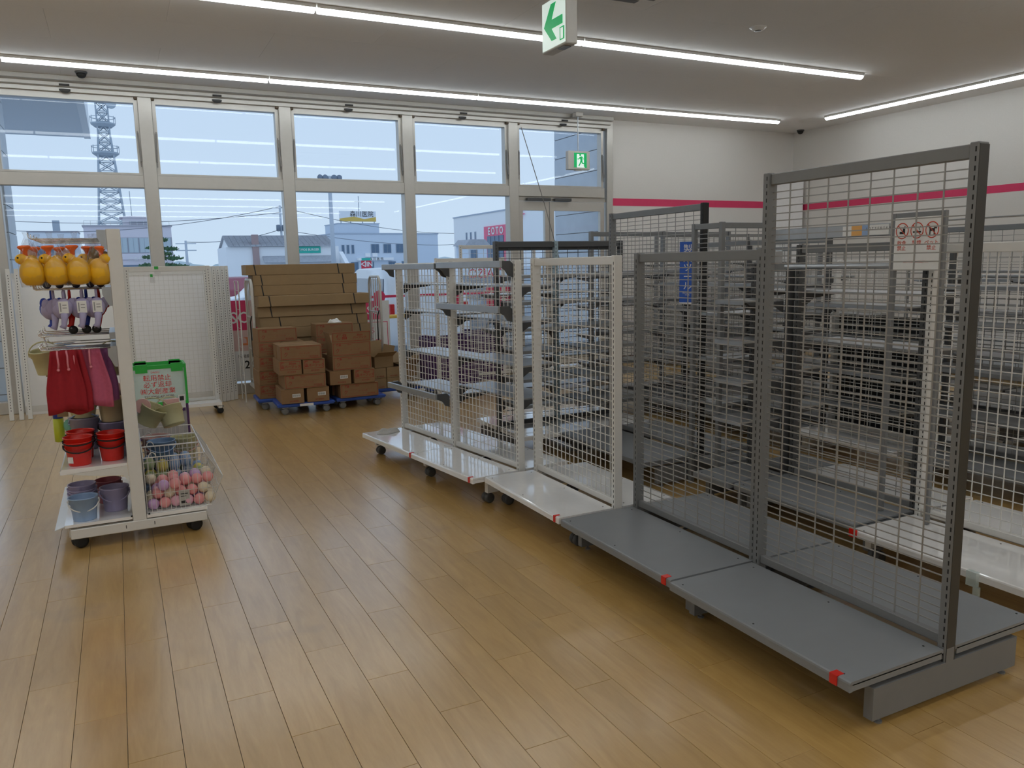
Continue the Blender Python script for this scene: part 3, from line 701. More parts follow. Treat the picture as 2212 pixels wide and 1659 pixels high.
# small bagged toys behind the ducks
BROWN = pm('brown_bread_toy', (.42, .26, .10), .6)
for k, (x, z, c, lb) in enumerate(((-.42, 1.66, PPINK, 'pale pink round toy in film at the hook tip above the ducks'), (-.10, 1.66, BROWN, 'brown round toy in film under the top hook by the post'), (-.05, 1.63, BROWN, 'brown oval toy in film against the rack post'), (-.25, 1.65, PPINK, 'pale pink toy in film between the duck spouts'))):
    t = thing('bagged_toy', lb, 'toy', (x, 5.13, z))
    MB().lathe([(.01, -.012), (.034, -.01), (.04, 0), (.034, .01), (.01, .012)], 18, (0, 0, 0), Matrix.Rotation(PI/2, 4, 'X')).build('body', c, t, True)
    MB().lathe([(.02, -.05), (.046, -.03), (.046, .02), (.02, .055), (.008, .08)], 14, sx=1, sy=.4).build('film', FILM, t, True)
for k, x in enumerate((-.34, -.28, -.20, -.13, -.08)):
    t = thing('ball_toy', 'small dark blue ball toy hanging under the yellow ducks', 'toy', (x, 5.0, 1.487), 0, 'dark balls under the ducks')
    MB().ball((0, 0, 0), .021, 14, 8).build('ball', pm('navy_rubber', (.02, .025, .06), .4) if 'navy_rubber' not in MATS else MATS['navy_rubber'], t, True)
    MB().tube([(0, 0, .02), (0, 0, .05)], .002, 5).build('string', PAPER, t)
for k, x in enumerate((-.235, -.17, -.12)):
    t = thing('ball_toy', 'black rubber ball resting on the chrome tray below the elephant cans', 'toy', (x, 4.985, 1.238), 0, 'black balls on the tray')
    MB().ball((0, 0, 0), .024, 14, 8).build('ball', BLACK, t, True); MB().ball((-.008, -.02, .01), .005, 8, 6).build('valve', GRAY, t)
# price tags bundle on the tray
t = thing('tag_bundle', 'bundle of white card tags lying on the chrome hooks', 'tags', (-.27, 4.92, 1.145))
for k in range(9):
    MB().box(-.045, .045, -.014, .014, 0, .003).build('tag', PAPER if k % 3 else LBLUE, t, False, (random.uniform(-.07, .06), random.uniform(0, .10), .004+.0036*k), R(random.uniform(-35, 35)))
# mesh pouches
def pouch(x, y, z, w_, h, mat, label, rz=0., seed=0, spot=False):
    t = thing('mesh_pouch', label, 'bag', (x, 4.93+y, z), rz, 'mesh drawstring pouches')
    rnd = random.Random(seed); n = 16; m = 10; vs = []; fs = []
    for side in (0, 1):
        for j in range(m):
            v = j/(m-1)
            for i in range(n):
                u = i/(n-1)*2-1
                wid = w_*(.34+.22*min(1, v*1.6))
                yy = (.006+.016*math.sin(PI*(i/(n-1)))*min(1, v*2))*(1 if side else -1)+.010*math.sin(u*9+seed)*(1-.4*v)
                vs.append((u*wid, yy, -h*v+.012*math.sin(3*u+seed)*v))
    for side in (0, 1):
        o = side*n*m
        for j in range(m-1):
            for i in range(n-1): fs.append((o+j*n+i, o+j*n+i+1, o+(j+1)*n+i+1, o+(j+1)*n+i))
    for j in range(m-1):
        for i in (0, n-1): fs.append((j*n+i, (j+1)*n+i, n*m+(j+1)*n+i, n*m+j*n+i))
    for i in range(n-1): fs.append(((m-1)*n+i, (m-1)*n+i+1, n*m+(m-1)*n+i+1, n*m+(m-1)*n+i)); fs.append((i, i+1, n*m+i+1, n*m+i))
    MB().add(vs, fs).build('cloth', mat, t, True)
    for s in (-.5, .35):
        MB().tube([(s*w_*.3, -.02, .0), (s*w_*.32, -.034, -.03), (s*w_*.3, -.032, -.07), (s*w_*.34, -.03, -.10)], .005, 6).ball((s*w_*.34, -.03, -.102), .008, 8, 6).build('drawstring', PPK, t, True)
    if spot: MB().lathe([(.024, -.001), (.024, .001)], 20, (0, 0, 0), Matrix.Translation((-.03, -.030, -.10)) @ Matrix.Rotation(PI/2, 4, 'X') @ Matrix.Scale(1.6, 4, (0, 1, 0))).build('clear_spot', PPK, t)
PPK = pm('pink_cord', (.75, .25, .30), .6)
RCL = pm('red_mesh_cloth', (.34, .008, .018), .8, var=.15, scale=60); PCL = pm('pink_mesh_cloth', (.50, .10, .18), .8, var=.15, scale=60); VCL = pm('violet_mesh_cloth', (.35, .12, .30), .8, var=.15, scale=60)
pouch(-.295, -.045, 1.135, .17, .335, RCL, 'dark red mesh drawstring pouch hanging at the tip of the lower hooks', R(8), 1)
pouch(-.255, .0, 1.13, .15, .345, RCL, 'dark red mesh pouch tucked between the red and pink pouches', R(-6), 4)
pouch(-.185, .03, 1.135, .21, .325, PCL, 'pink mesh drawstring pouch with a pale oval spot', R(-10), 2, True)
pouch(-.14, .09, 1.13, .18, .30, VCL, 'violet pink mesh pouch behind the pink one', R(4), 3)
# buckets
def bucket_mesh(r, h): return [(r*.80, 0), (r*.81, .004), (r*.93, h*.72), (r*1.0, h*.73), (r*1.01, h*.95), (r*1.06, h*.96), (r*1.06, h), (r*.98, h), (r*.96, h*.94), (r*.78, .006)]
def bucket(x, y, z, r, h, mat, label, group, hang=R(20), hm=None, rot=None, stick=False):
    t = thing('toy_bucket', label, 'bucket', (x, y, z), 0, group)
    if rot: t.rotation_euler = rot
    MB().lathe(bucket_mesh(r, h)[:-1]+[(r*.78, .008)], 26).build('body', mat, t, True)
    pts = []
    for k in range(11):
        a = PI*k/10; pts.append((r*1.08*math.cos(a), -r*1.08*math.sin(a)*math.cos(hang), h*.82-r*1.08*math.sin(a)*math.sin(hang)))
    MB().tube(pts, .004, 6).build('handle', hm or BLACK, t, True)
    for s in (-1, 1): MB().lathe([(.008, -.004), (.008, .004)], 10, (0, 0, 0), Matrix.Translation((s*r*1.05, 0, h*.82)) @ Matrix.Rotation(PI/2, 4, 'Y')).build('hinge', hm or BLACK, t)
    if stick: MB().box(-.02, .012, -.001, .001, .02, .055).build('sticker', PAPER, t, False, (-r*.55, -r*.70, 0), R(-36))
    return t
def redpair(x, y, lab):
    bucket(x, y, .4705, .072, .135, RED, 'red toy bucket at the bottom of the nested pair %s' % lab, 'red toy buckets', R(25), stick=(lab.startswith('by the shelf edge')))
    bucket(x, y, .498, .072, .135, RED, 'red toy bucket on top of the nested pair %s' % lab, 'red toy buckets', R(12))
redpair(-.272, 5.02, 'by the shelf edge'); redpair(-.105, 5.06, 'by the rack post')
redpair(-.265, 5.20, 'hidden behind the others')
bucket(-.10, 5.24, .4705, .07, .13, DBLUE, 'blue toy bucket standing behind the red ones', 'blue toy bucket')
bucket(-.275, 5.0, .1525, .075, .135, LBLUE, 'pale blue toy bucket on the bottom deck of the toy rack', 'pastel buckets on the bottom deck', R(40), PAPER)
bucket(-.285, 5.19, .1525, .072, .135, LAV, 'lower lavender bucket of the nested pair behind the pale blue one', 'pastel buckets on the bottom deck', R(25), LAV)
bucket(-.285, 5.19, .182, .072, .135, LAV, 'upper lavender bucket of the nested pair behind the pale blue one', 'pastel buckets on the bottom deck', R(25), LAV)
bucket(-.115, 5.12, .1525, .076, .14, LAV, 'single lavender toy bucket beside the rack post on the bottom deck', 'pastel buckets on the bottom deck', R(40), LAV)
bucket(-.15, 5.32, .1525, .072, .14, pm('dusty_pink_plastic', (.42, .10, .13), .4), 'dusty pink bucket at the back of the bottom deck', 'pastel buckets on the bottom deck', R(20), PPINK)
# taller items further back on the shelf
bucket(-.09, 5.46, .4705, .085, .16, LAV, 'lavender bucket at the bottom of the tall pile behind the red buckets', 'pail pile'); bucket(-.09, 5.46, .632, .082, .15, pm('beige_plastic', (.62, .50, .28), .4), 'beige bucket with pale pink rim on top of the tall pile', 'pail pile', R(-60), PPINK)
bucket(-.25, 5.46, .4705, .08, .2, pm('grey_lilac_plastic', (.30, .28, .36), .4), 'grey lilac bucket under the mesh pouches', 'pail pile', R(-50), LBLUE)
bucket(-.25, 5.46, .672, .08, .08, CREAMY, 'flat cream bowl on the grey lilac bucket', 'pail pile', R(-50), LBLUE)
for x, c1, c2, lb in ((-.105, LBLUE, CREAMY, 'pale blue and cream egg toy on the beige bucket'), (-.045, pm('dusky_brown_plastic', (.30, .20, .19), .4), PPINK, 'brown and pink egg toy on the beige bucket')):
    t = thing('egg_toy', lb, 'toy', (x, 5.45, .786))
    MB().lathe([(.008, 0), (.022, .004), (.03, .02), (.031, .036)], 18).build('lower_half', c1, t, True); MB().lathe([(.031, .036), (.028, .05), (.018, .07), (.006, .08)], 18).build('upper_half', c2, t, True)
def hung_bucket(x, y, z, lab, rot, r=.07, h=.13, m=None):
    return bucket(x, y, z, r, h, m or CREAMY, lab, 'cream buckets hung on the rack', R(-75), CREAMY, rot)
hung_bucket(-.40, 5.35, .97, 'cream yellow bucket hanging outermost beside the pouches', (R(8), R(-6), 0), .075, .14)
hung_bucket(-.085, 5.22, .955, 'cream yellow bucket hanging tilted by the rack post', (R(-15), R(14), 0), .07, .15)
for x, y, z, rx, ry, lb in ((.10, 5.72, .545, 10, 28, 'cream bucket lying tilted on the baskets against the post'), (.27, 5.70, .52, -20, -12, 'wide cream bucket lying on the rear basket')):
    hung_bucket(x, y, z, lb, (R(rx), R(ry), 0), .085, .13)
t = thing('card_pack', 'pale orange card pack with barcode stuck in the cream bucket', 'package', (.27, 5.70, .59), R(15))
MB().cbox(-.06, .04, -.012, .012, 0, .11, .002).build('box', PPINK, t); MB().box(.04, .085, -.002, .002, .04, .13).build('barcode_card', PAPER, t)
MB().box(.048, .076, -.0028, -.002, .09, .12).build('barcode', INK, t)
t = thing('card_pack', 'pale orange star card pack in the tilted cream bucket by the post', 'package', (.09, 5.70, .67), R(-10)); MB().lathe([(.05, -.008), (.05, .008)], 20, (0, 0, .02), Matrix.Rotation(PI/2, 4, 'X')).build('card', PPINK, t)
t = thing('water_gun', 'blue and lime water shooter tube hanging at the far edge of the rack', 'toy', (-.40, 5.62, .50))
MB().lathe([(.022, 0), (.03, .004), (.03, .15)], 16).build('tank', pm('lime_plastic', (.55, .60, .03), .4), t, True); MB().lathe([(.028, .15), (.028, .31), (.012, .33), (.012, .40)], 16).build('barrel', DBLUE, t, True); MB().lathe([(.029, .21), (.029, .24)], 16).build('ring', MATS['lime_plastic'], t)
MB().tube([(0, 0, .40), (.02, 0, .62)], .003, 5).build('cord', PAPER, t)
t = thing('toy_figure', 'mint green round toy hanging beside the blue water shooter', 'toy', (-.345, 5.60, .60)); MB().ball((0, 0, 0), .035, 14, 10, (.8, .6, 1.2)).build('body', pm('mint_plastic', (.2, .5, .38), .4), t, True); MB().tube([(0, 0, .04), (0, 0, .5)], .002, 5).build('cord', PAPER, t)
t = thing('cardboard_hanger', 'brown cardboard strips hanging behind the pouches', 'packaging', (-.40, 5.5, .70))
for k in range(4): MB().box(-.03, .03, -.002, .002, 0, .14).build('strip', CARD, t, False, (.012*k, 0, .23-.085*k))
# balls in the baskets
BALLC = [pm('cream_ball', (.80, .70, .52), .35), pm('coral_ball', (.85, .36, .36), .35), pm('lilac_ball', (.62, .40, .68), .35), pm('pale_pink_ball', (.80, .45, .55), .35)]
NAMES = ['cream', 'coral', 'lilac', 'pale pink']
ball0 = [tag(MB().ball((0, 0, 0), .033, 16, 10).build('play_ball', m, None, True), '%s play ball in the front wire basket' % NAMES[i], 'ball', 'play balls in the front basket') for i, m in enumerate(BALLC)]
spots = []
rnd = random.Random(5)
for layer in range(3):
    for ix in range(6):
        for iy in range(4):
            x = .085+.063*ix+(.03 if layer % 2 else 0); y = .04+.068*iy+(.03 if layer % 2 else 0)
            if x > .43-(.03 if layer == 0 else 0) or y > .28: continue
            if layer == 2 and rnd.random() < .45: continue
            spots.append((x, y, .19+.054*layer+rnd.uniform(-.004, .004)))
usedb = set()
for k, (x, y, z) in enumerate(spots):
    c = rnd.choice([0, 0, 1, 1, 2, 3, 0, 1]); o = ball0[c] if c not in usedb else inst(ball0[c]); usedb.add(c)
    o.location = (x, 4.93+y, z)
EC = [(LBLUE, 'pale blue'), (pm('pale_green_plastic', (.45, .55, .30), .4), 'pale green'), (pm('slate_plastic', (.22, .26, .34), .4), 'slate grey'), (pm('lemon_plastic', (.75, .65, .15), .4), 'lemon yellow')]
egg0 = [tag(MB().ball((0, 0, 0), .036, 16, 10, (1, 1, 1.15)).build('toy_egg', m, None, True), '%s toy egg in the middle wire basket' % n, 'toy', 'toy eggs in the middle basket') for m, n in EC]
usede = set()
for layer in range(3):
    for ix in range(5):
        for iy in range(3):
            x = .09+.072*ix; y = .375+.085*iy
            if layer == 2 and rnd.random() < .4: continue
            c = rnd.choice([0, 0, 1, 2, 3, 0, 2]); o = egg0[c] if c not in usede else inst(egg0[c]); usede.add(c)
            o.location = (x+rnd.uniform(-.004, .004), 4.93+y, .20+.07*layer)
bucket(.17, 5.42, .36, .08, .12, pm('steel_blue_plastic', (.16, .26, .42), .4), 'steel blue bucket sunk among the toy eggs', 'buckets in the baskets', R(30), LBLUE)
bucket(.15, 5.72, .155, .085, .3, PPINK, 'pale pink tall bucket in the rear basket', 'buckets in the baskets', R(30), PPINK); bucket(.32, 5.72, .155, .085, .28, CREAMY, 'cream tall bucket in the rear basket', 'buckets in the baskets', R(30), PPINK)
t = thing('barcode_card', 'grey barcode card stuck among the balls of the front basket', 'card', (.255, 4.943, .165), 0); MB().box(-.03, .03, -.002, .002, 0, .095).build('card', pm('card_grey', (.48, .47, .44), .6), t); MB().box(-.02, .02, -.003, -.002, .07, .075).box(-.02, .01, -.003, -.002, .055, .059).box(-.02, .02, -.003, -.002, .015, .03).build('print', INK, t)
# ================================================================== CRATES, BOARDS, CARTONS
def crate(x, y, z, w_, d, h, rim, panel, label, group=None, rz=0., letters=False, ribs=False):
    t = thing('folding_crate', label, 'crate', (x, y, z), rz, group)
    for zz0, zz1, n in ((0, .028, 'base_rim'), (h-.035, h, 'top_rim')):
        q = MB()
        q.box(0, w_, 0, .02, zz0, zz1).box(0, w_, d-.02, d, zz0, zz1).box(0, .02, .02, d-.02, zz0, zz1).box(w_-.02, w_, .02, d-.02, zz0, zz1)
        if n == 'top_rim':
            for xx in (.03, w_-.13): q.box(xx, xx+.1, -.006, .02, zz0-.03, zz1+.012).box(xx, xx+.1, d-.02, d+.006, zz0-.03, zz1+.012)
        q.build(n, rim, t)
    for xx, yy in ((0, 0), (w_-.02, 0), (0, d-.02), (w_-.02, d-.02)): MB().box(xx, xx+.02, yy, yy+.02, .028, h-.035).build('corner_post', rim if xx > 0 else panel, t)
    for a, n in (((.02, w_-.02, .006, .01, .028, h-.035), 'side_panel'), ((.02, w_-.02, d-.01, d-.006, .028, h-.035), 'side_panel'), ((.006, .01, .02, d-.02, .028, h-.035), 'end_panel'), ((w_-.01, w_-.006, .02, d-.02, .028, h-.035), 'end_panel')): MB().box(*a).build(n, panel, t)
    MB().box(.01, w_-.01, .01, d-.01, .01, .02).build('bottom', panel, t)
    if ribs:
        q = MB()
        for k in range(7): q.box(.05+k*(w_-.1)/6-.004, .05+k*(w_-.1)/6+.004, .001, .008, .03, h-.04)
        q.build('rib', rim if ribs == 2 else panel, t)
    if letters:
        LR = pm('letter_red', (.62, .02, .02), .5)
        for k, s in enumerate(('転用禁止', '必ず返却', '㈱大創産業')): text(s, .06, LR, t, (w_*.45, .0046, h-.12-.062*k))
        text('TEL0256-47-0500', .035, pm('letter_brown', (.18, .05, .04), .5), t, (w_*.46, .0046, h-.295))
        text('DAISO', .025, LR, t, (w_*.42, .0052, h-.065))
    return t
GP = pm('grey_clear_panel', (.36, .36, .38), .4)
crate(.055, 7.90, .318, .46, .34, .375, GREEN, CLEAR, 'clear folding crate with green rims and red Japanese lettering', None, 0, True)
crate(.05, 7.90, .0, .46, .34, .315, PURP, GP, 'purple rimmed grey folding crate under the clear green one', None, 0, False, 1)
crate(3.20, 8.62, .14, .62, .42, .56, PURP, PURP, 'large open purple crate on a blue dolly behind the white racks', None, R(-3), False, 2)
crate(4.18, 9.62, .0, .5, .36, .33, PURP, PURP, 'lower purple crate of the pair standing below the window beside the door', None, 0, False, 2)
crate(4.18, 9.62, .332, .5, .36, .33, PURP, PURP, 'upper purple crate of the pair standing below the window beside the door', None, 0, False, 2)

def dolly(x, y, rz, w_, d, label, mat=BLUEP, paper=False):
    t = thing('dolly', label, 'dolly', (x, y, 0), rz)
    MB().cbox(0, w_, 0, d, .085, .125, .008).build('platform', mat, t)
    MB().box(-.004, w_+.004, -.004, .02, .10, .116).build('edge_grip', mat, t)
    for xx in (.08, w_-.08):
        for yy in (.07, d-.07):
            c = caster(t, xx, yy, .036, GRAY); MB().box(xx-.03, xx+.03, yy-.03, yy+.03, .072, .0855).build('plate', GALV, c)
    if paper: MB().box(w_*.38, w_*.62, -.0062, -.004, .088, .115).build('torn_label', PAPER, t)
    return t
dolly(1.42, 8.46, R(-2), .60, .42, 'blue dolly carrying the front stack of cartons, torn label on its edge', paper=True)
dolly(2.06, 8.50, R(2), .56, .42, 'blue dolly carrying the carton stack with the open flap')
dolly(1.29, 8.91, R(-1), .60, .42, 'blue dolly under the rear cartons beside the roll cage')
dolly(2.60, 8.88, R(2), .60, .40, 'blue dolly under the small plain cartons', BLUEP)
dolly(3.20, 8.62, R(-3), .62, .42, 'blue dolly under the large purple crate')

# shared prints
def txmesh(s, size, bold=0.): 
    o = text(s, size, REDINK, None, bold=bold); me = o.data; bpy.data.objects.remove(o); return me
TX_SHORT = txmesh('30cm\nバーフック', .034, .0008); TX_KJ = txmesh('備\n品', .034, .001); TX_LINE = txmesh('㈱大創産業', .018)
TX_L1 = txmesh('備品', .026, .0008); TX_L2 = txmesh('30cm', .02); TX_L3 = txmesh('ク', .05); TX_L4 = txmesh('バーフック', .022); TX_BIG = txmesh('備品', .06, .0015); TX_B2 = txmesh('30cm\nバーフック', .03, .0006)
def put(me, parent, x, y, z, name='print'):
    o = bpy.data.objects.new(name, me); COL.objects.link(o); o.parent = parent; o.location = (x, y, z); o.rotation_euler = (PI/2, 0, 0); return o
def pframe(parent, x0, x1, z0, z1, y):
    q = MB(); b = .004
    q.box(x0, x1, y-.0012, y, z0, z0+b).box(x0, x1, y-.0012, y, z1-b, z1).box(x0, x0+b, y-.0012, y, z0+b, z1-b).box(x1-b, x1, y-.0012, y, z0+b, z1-b)
    q.build('print_frame', REDINK, parent)
CW, CD, CH = .435, .235, .155
def carton(x, y, z, kind, label, rz=0., mat=None, group='brown stock cartons', w_=None, d=None, h=None, barcode=False):
    "kind L: long side faces -y; S: short side faces -y; P: plain"
    w_ = w_ or (CW if kind in 'LF' else CD); d = d or (CD if kind in 'LF' else CW); h = h or CH
    t = thing('carton', label, 'box', (x, y, z), rz, group)
    MB().cbox(0, w_, 0, d, 0, h-.001, .003).build('body', mat or CARD2, t)
    if kind in 'LF': MB().box(-.0006, w_+.0006, d/2-.025, d/2+.025, h-.0012, h-.0002).build('tape', pm('packing_tape', (.40, .29, .17), .25) if 'packing_tape' not in MATS else MATS['packing_tape'], t)
    else: MB().box(w_/2-.025, w_/2+.025, -.0006, d+.0006, h-.0012, h-.0002).build('tape', MATS.get('packing_tape') or CARD, t)
    if kind in 'LF':
        pframe(t, .012, w_-.012, .012, h-.012, 0)
        put(TX_L1, t, .075, -.0004, h-.032); put(TX_L2, t, w_*.44, -.0004, h-.03); put(TX_L3, t, .06, -.0004, h*.38); put(TX_L4, t, w_*.58, -.0004, h*.42); put(TX_LINE, t, w_-.085, -.0004, .03)
        MB().box(.06, w_-.08, -.0008, 0, h*.55, h*.555).box(.09, w_-.08, -.0008, 0, h*.27, h*.275).build('print_rule', REDINK, t)
    elif kind == 'S':
        pframe(t, .014, w_-.014, h*.36, h-.012, 0); put(TX_KJ, t, .038, -.0004, h*.66); put(TX_SHORT, t, w_*.60, -.0004, h*.66); put(TX_LINE, t, w_*.55, -.0004, h*.2)
    else: put(TX_LINE, t, w_*.55, -.0004, h*.16)
    if barcode:
        lb = MB().box(w_*.48, w_*.84, -.0014, 0, h*.42, h*.66).build('barcode_label', PAPER, t)
        q = MB()
        for k in range(12): q.box(w_*.5+k*w_*.027, w_*.5+k*w_*.027+w_*.012, -.0019, -.0014, h*.46, h*.62)
        q.build('barcode', INK, lb)
    return t
z = .1255; Y0 = 8.44
B = 'front stack on the blue dolly'
carton(1.46, Y0, z, 'P', 'barcoded carton at the bottom of the front stack, roll cage side', R(-2), None, barcode=True)
carton(1.73, Y0, z, 'P', 'barcoded carton at the bottom of the front stack, towards the second dolly', R(-2), None, barcode=True)
carton(1.50, Y0, z+CH, 'L', 'long side carton second from the bottom of the front stack', R(-2))
carton(1.51, Y0+CD+.005, z+CH, 'L', 'carton behind the second one of the front stack', R(-2))
carton(1.45, Y0-.01, z+2*CH, 'S', 'carton printed 30cm on the third tier of the front stack, roll cage side', R(-2))
carton(1.70, Y0-.01, z+2*CH, 'S', 'carton printed 30cm on the third tier of the front stack, middle side', R(-1))
carton(1.47, Y0-.01, z+3*CH, 'L', 'topmost long carton of the front stack', R(-2), None)
carton(1.475, Y0+CD, z+3*CH, 'L', 'topmost rear carton of the front stack', R(-2), None)
carton(2.10, 8.48, z, 'L', 'bottom long carton on the second blue dolly', R(2))
carton(2.07, 8.735, z, 'L', 'bottom rear carton on the second blue dolly', R(0), None, d=.18)
carton(1.99, 8.47, z+CH, 'P', 'barcoded second-tier carton overhanging between the two dollies', R(1), None, barcode=True)
carton(2.26, 8.47, z+CH, 'S', 'second-tier carton printed 30cm on the second dolly', R(2))
carton(2.03, 8.47, z+2*CH, 'L', 'third-tier long carton under the open one', R(1))
carton(2.03, 8.72, z+2*CH, 'L', 'rear third-tier carton behind the open stack', R(1))
op = carton(2.03, 8.47, z+3*CH, 'L', 'opened carton with its printed flap standing up', R(1))
MB().box(.01, CW-.01, .01, CD-.01, CH-.0008, CH+.0004).build('opening', CARDIN, op)
fl = MB().box(.002, CW-.002, -.001, .003, 0, .115).build('flap', CARD2, op, False, (0, .0, CH-.002), 0, (R(8), 0, 0))
pframe(fl, .01, CW-.01, .008, .107, -.001); put(TX_BIG, fl, .11, -.0015, .055); put(TX_B2, fl, .31, -.0015, .06)
MB().box(-.003, .001, .01, CD, 0, .11).build('flap', CARD2, op, False, (0, 0, CH-.002), 0, (0, R(-12), 0))
MB().box(.002, CW-.002, -.002, .002, 0, .11).build('flap', CARD2, op, False, (0, CD, CH-.002), 0, (R(-60), 0, 0))
# rear stacks
zr = z
for k in range(5):
    L = ['bottom', 'second from the bottom', 'third from the bottom', 'fourth from the bottom', 'topmost, slightly tilted']
    nm = 'carton of the rear stack beside the roll cage, '+L[k]
    if k == 4: o = carton(1.335, 8.94, zr+4*CH, 'L', nm, R(5))
    else: carton(1.315+.006*k, 8.93+.006*(k % 2), zr+k*CH, 'S', nm, R(-1+1*(k % 2)))
for k in range(5): carton(1.60, 8.94, zr+k*CH if k < 4 else zr+4*CH-.0, 'S', 'rear inner carton hidden behind the front stack, tier %s' % ('one', 'two', 'three', 'four', 'five')[k], R(0)) if k < 4 else None
MB_ = MB()
carton(1.98, 8.985, .0, 'L', 'lowest carton of the rear pile standing on the floor', R(1), h=.30)
for k in range(4): carton(1.98, 8.985, .30+.155*k, 'L', 'rear pile carton behind the open one, %s' % ('second tier', 'third tier', 'fourth tier', 'top tier under the white cloth')[k], R(1))
cloth('cloth_glove', 'small white cloth lying on the rear pile of cartons', (2.22, 9.07, .921), (.075, .05), PAPER, R(-12), .04, 9)
# small plain cartons
SC = .155
for k, (x, lab) in enumerate(((2.60, 'roll cage side'), (2.765, 'middle'), (2.93, 'outer side'))):
    for zz, tn in ((0, 'bottom'), (1, 'second')):
        if zz == 1 and k == 2: continue
        carton(x, 8.90, z+zz*.125, 'P', 'small plain carton on the %s tier of the side dolly, %s' % (tn, lab), R(2), CARD, 'small plain cartons', w_=.16, d=.30, h=.124, barcode=(k > 0 and zz == 0))
def openbox(x, y, zz, w_, d, h, label, fa, fb, rz=0.):
    t = thing('carton', label, 'box', (x, y, zz), rz, 'small plain cartons')
    q = MB(); e = .004
    q.box(0, w_, 0, e, 0, h).box(0, w_, d-e, d, 0, h).box(0, e, e, d-e, 0, h).box(w_-e, w_, e, d-e, 0, h).box(0, w_, 0, d, 0, e)
    q.build('body', CARD, t)
    MB().box(0, w_, -.002, .002, 0, d*.55).build('flap', CARD, t, False, (0, d, h), 0, (R(fa), 0, 0))
    MB().box(0, w_, -.002, .002, 0, d*.45).build('flap', CARD, t, False, (0, .002, h), 0, (R(fb), 0, 0))
    MB().box(-.002, .002, 0, d, 0, w_*.5).build('flap', CARD, t, False, (.002, 0, h), 0, (0, R(-70), 0))
    MB().box(-.002, .002, 0, d, 0, w_*.5).build('flap', CARD, t, False, (w_-.002, 0, h), 0, (0, R(15), 0))
    return t
openbox(2.62, 8.89, z+.25, .24, .30, .13, 'small open carton on top with its flap standing tall', -8, 62, R(8))
openbox(2.95, 8.90, z+.125, .20, .30, .14, 'small open carton at the outer side with flaps folded out', -50, 60, R(3))

# ---- roll cage with long cartons
CG = pm('cage_cream', (.60, .585, .54), .35)
t = thing('roll_cage', 'cream tubular roll cage trolley loaded with long flat cartons', 'trolley', (1.335, 9.34, 0))
for xx in (.03, 1.53):
    lx = xx
    pts = [(lx, 0, .20), (lx, 0, 1.33), (lx, .03, 1.40), (lx, .07, 1.43), (lx, .40, 1.43), (lx, .44, 1.40), (lx, .47, 1.33), (lx, .47, .20)]
    sf = MB().tube(pts, .016, 8).build('side_frame', CG, t, True)
    q = MB()
    for k in range(1, 5): q.tube([(lx, .47*k/5, .20), (lx, .47*k/5, 1.42)], .006, 6)
    for zz in (.25, .62, 1.0): q.tube([(lx, 0, zz), (lx, .47, zz)], .009, 6)
    q.build('side_bars', CG, sf)
    MB().tube([(lx-.02, .02, 1.02), (lx-.03, .06, .95), (lx-.02, .10, .55)], .008, 6).build('strap', BLACK, sf)
MB().cbox(0, 1.56, 0, .47, .165, .205, .006).build('platform', CG, t)
for xx in (.10, 1.46):
    for yy in (.05, .42): caster(t, xx, yy, .065, BLACK, ang=R(60))
    
STR = pm('black_strap', (.015, .015, .015), .5)
def longbox(x, y, z, w_, d, h, label, sx=(.12, .86), rz=0.):
    t = thing('long_carton', label, 'box', (x, y, z), rz, 'long flat cartons on the roll cage')
    MB().cbox(0, w_, 0, d, 0, h-.001, .004).build('body', CARD, t)
    MB().box(.0, w_, d/2-.002, d/2+.002, h-.0012, h-.0004).build('seam', CARDIN, t)
    for f in sx:
        MB().bar((w_*f-.008, -.0015, h), (w_*f+.008, -.0015, 0), .003, .012, (1, 0, 0)).box(w_*f-.014, w_*f-.002, -.002, d, h-.001, h+.0008).build('strap', STR, t)
    return t
zz = .2055
TI = ['bottom', 'second from the bottom', 'third from the bottom', 'fourth from the bottom', 'fifth from the bottom', 'sixth from the bottom', 'seventh from the bottom', 'third from the top', 'second from the top', 'topmost']
XS = [1.42, 1.43, 1.41, 1.44, 1.465, 1.435, 1.415, 1.36, 1.36, 1.335]
YS = [9.38]*4+[9.36, 9.36, 9.34, 9.42, 9.42, 9.40]
ZT = [.2055, .345, .48, .615, .75, .875, 1.0, 1.125+.125, 0, 0]
hs_ = [.139, .134, .134, .134, .124, .124, .124]
zc_ = .2055
for k in range(7):
    w_ = [1.3, 1.3, 1.3, 1.3, 1.31, 1.31, 1.31][k]
    longbox(XS[k], YS[k]+.03, zc_, 1.27, .34, hs_[k], 'long flat strapped carton on the roll cage, %s' % TI[k], ((.10, .85), (.14, .88), (.12, .86), (.1, .88), (.12, .9), (.18, .90), (.12, .86))[k]); zc_ += hs_[k]+.0005
longbox(XS[6]+.005, 9.30, zc_, 1.29, .36, .122, 'long flat strapped carton on the roll cage, fourth from the top', (.10, .86)); zc_ += .1225
for k in range(3): longbox((1.40, 1.395, 1.325)[k], 9.42, zc_, (1.20, 1.21, 1.26)[k], .34, .118, 'long flat strapped carton on the roll cage, %s' % TI[7+k], ((.08, .86), (.08, .86), (.08, .84))[k]); zc_ += .1185

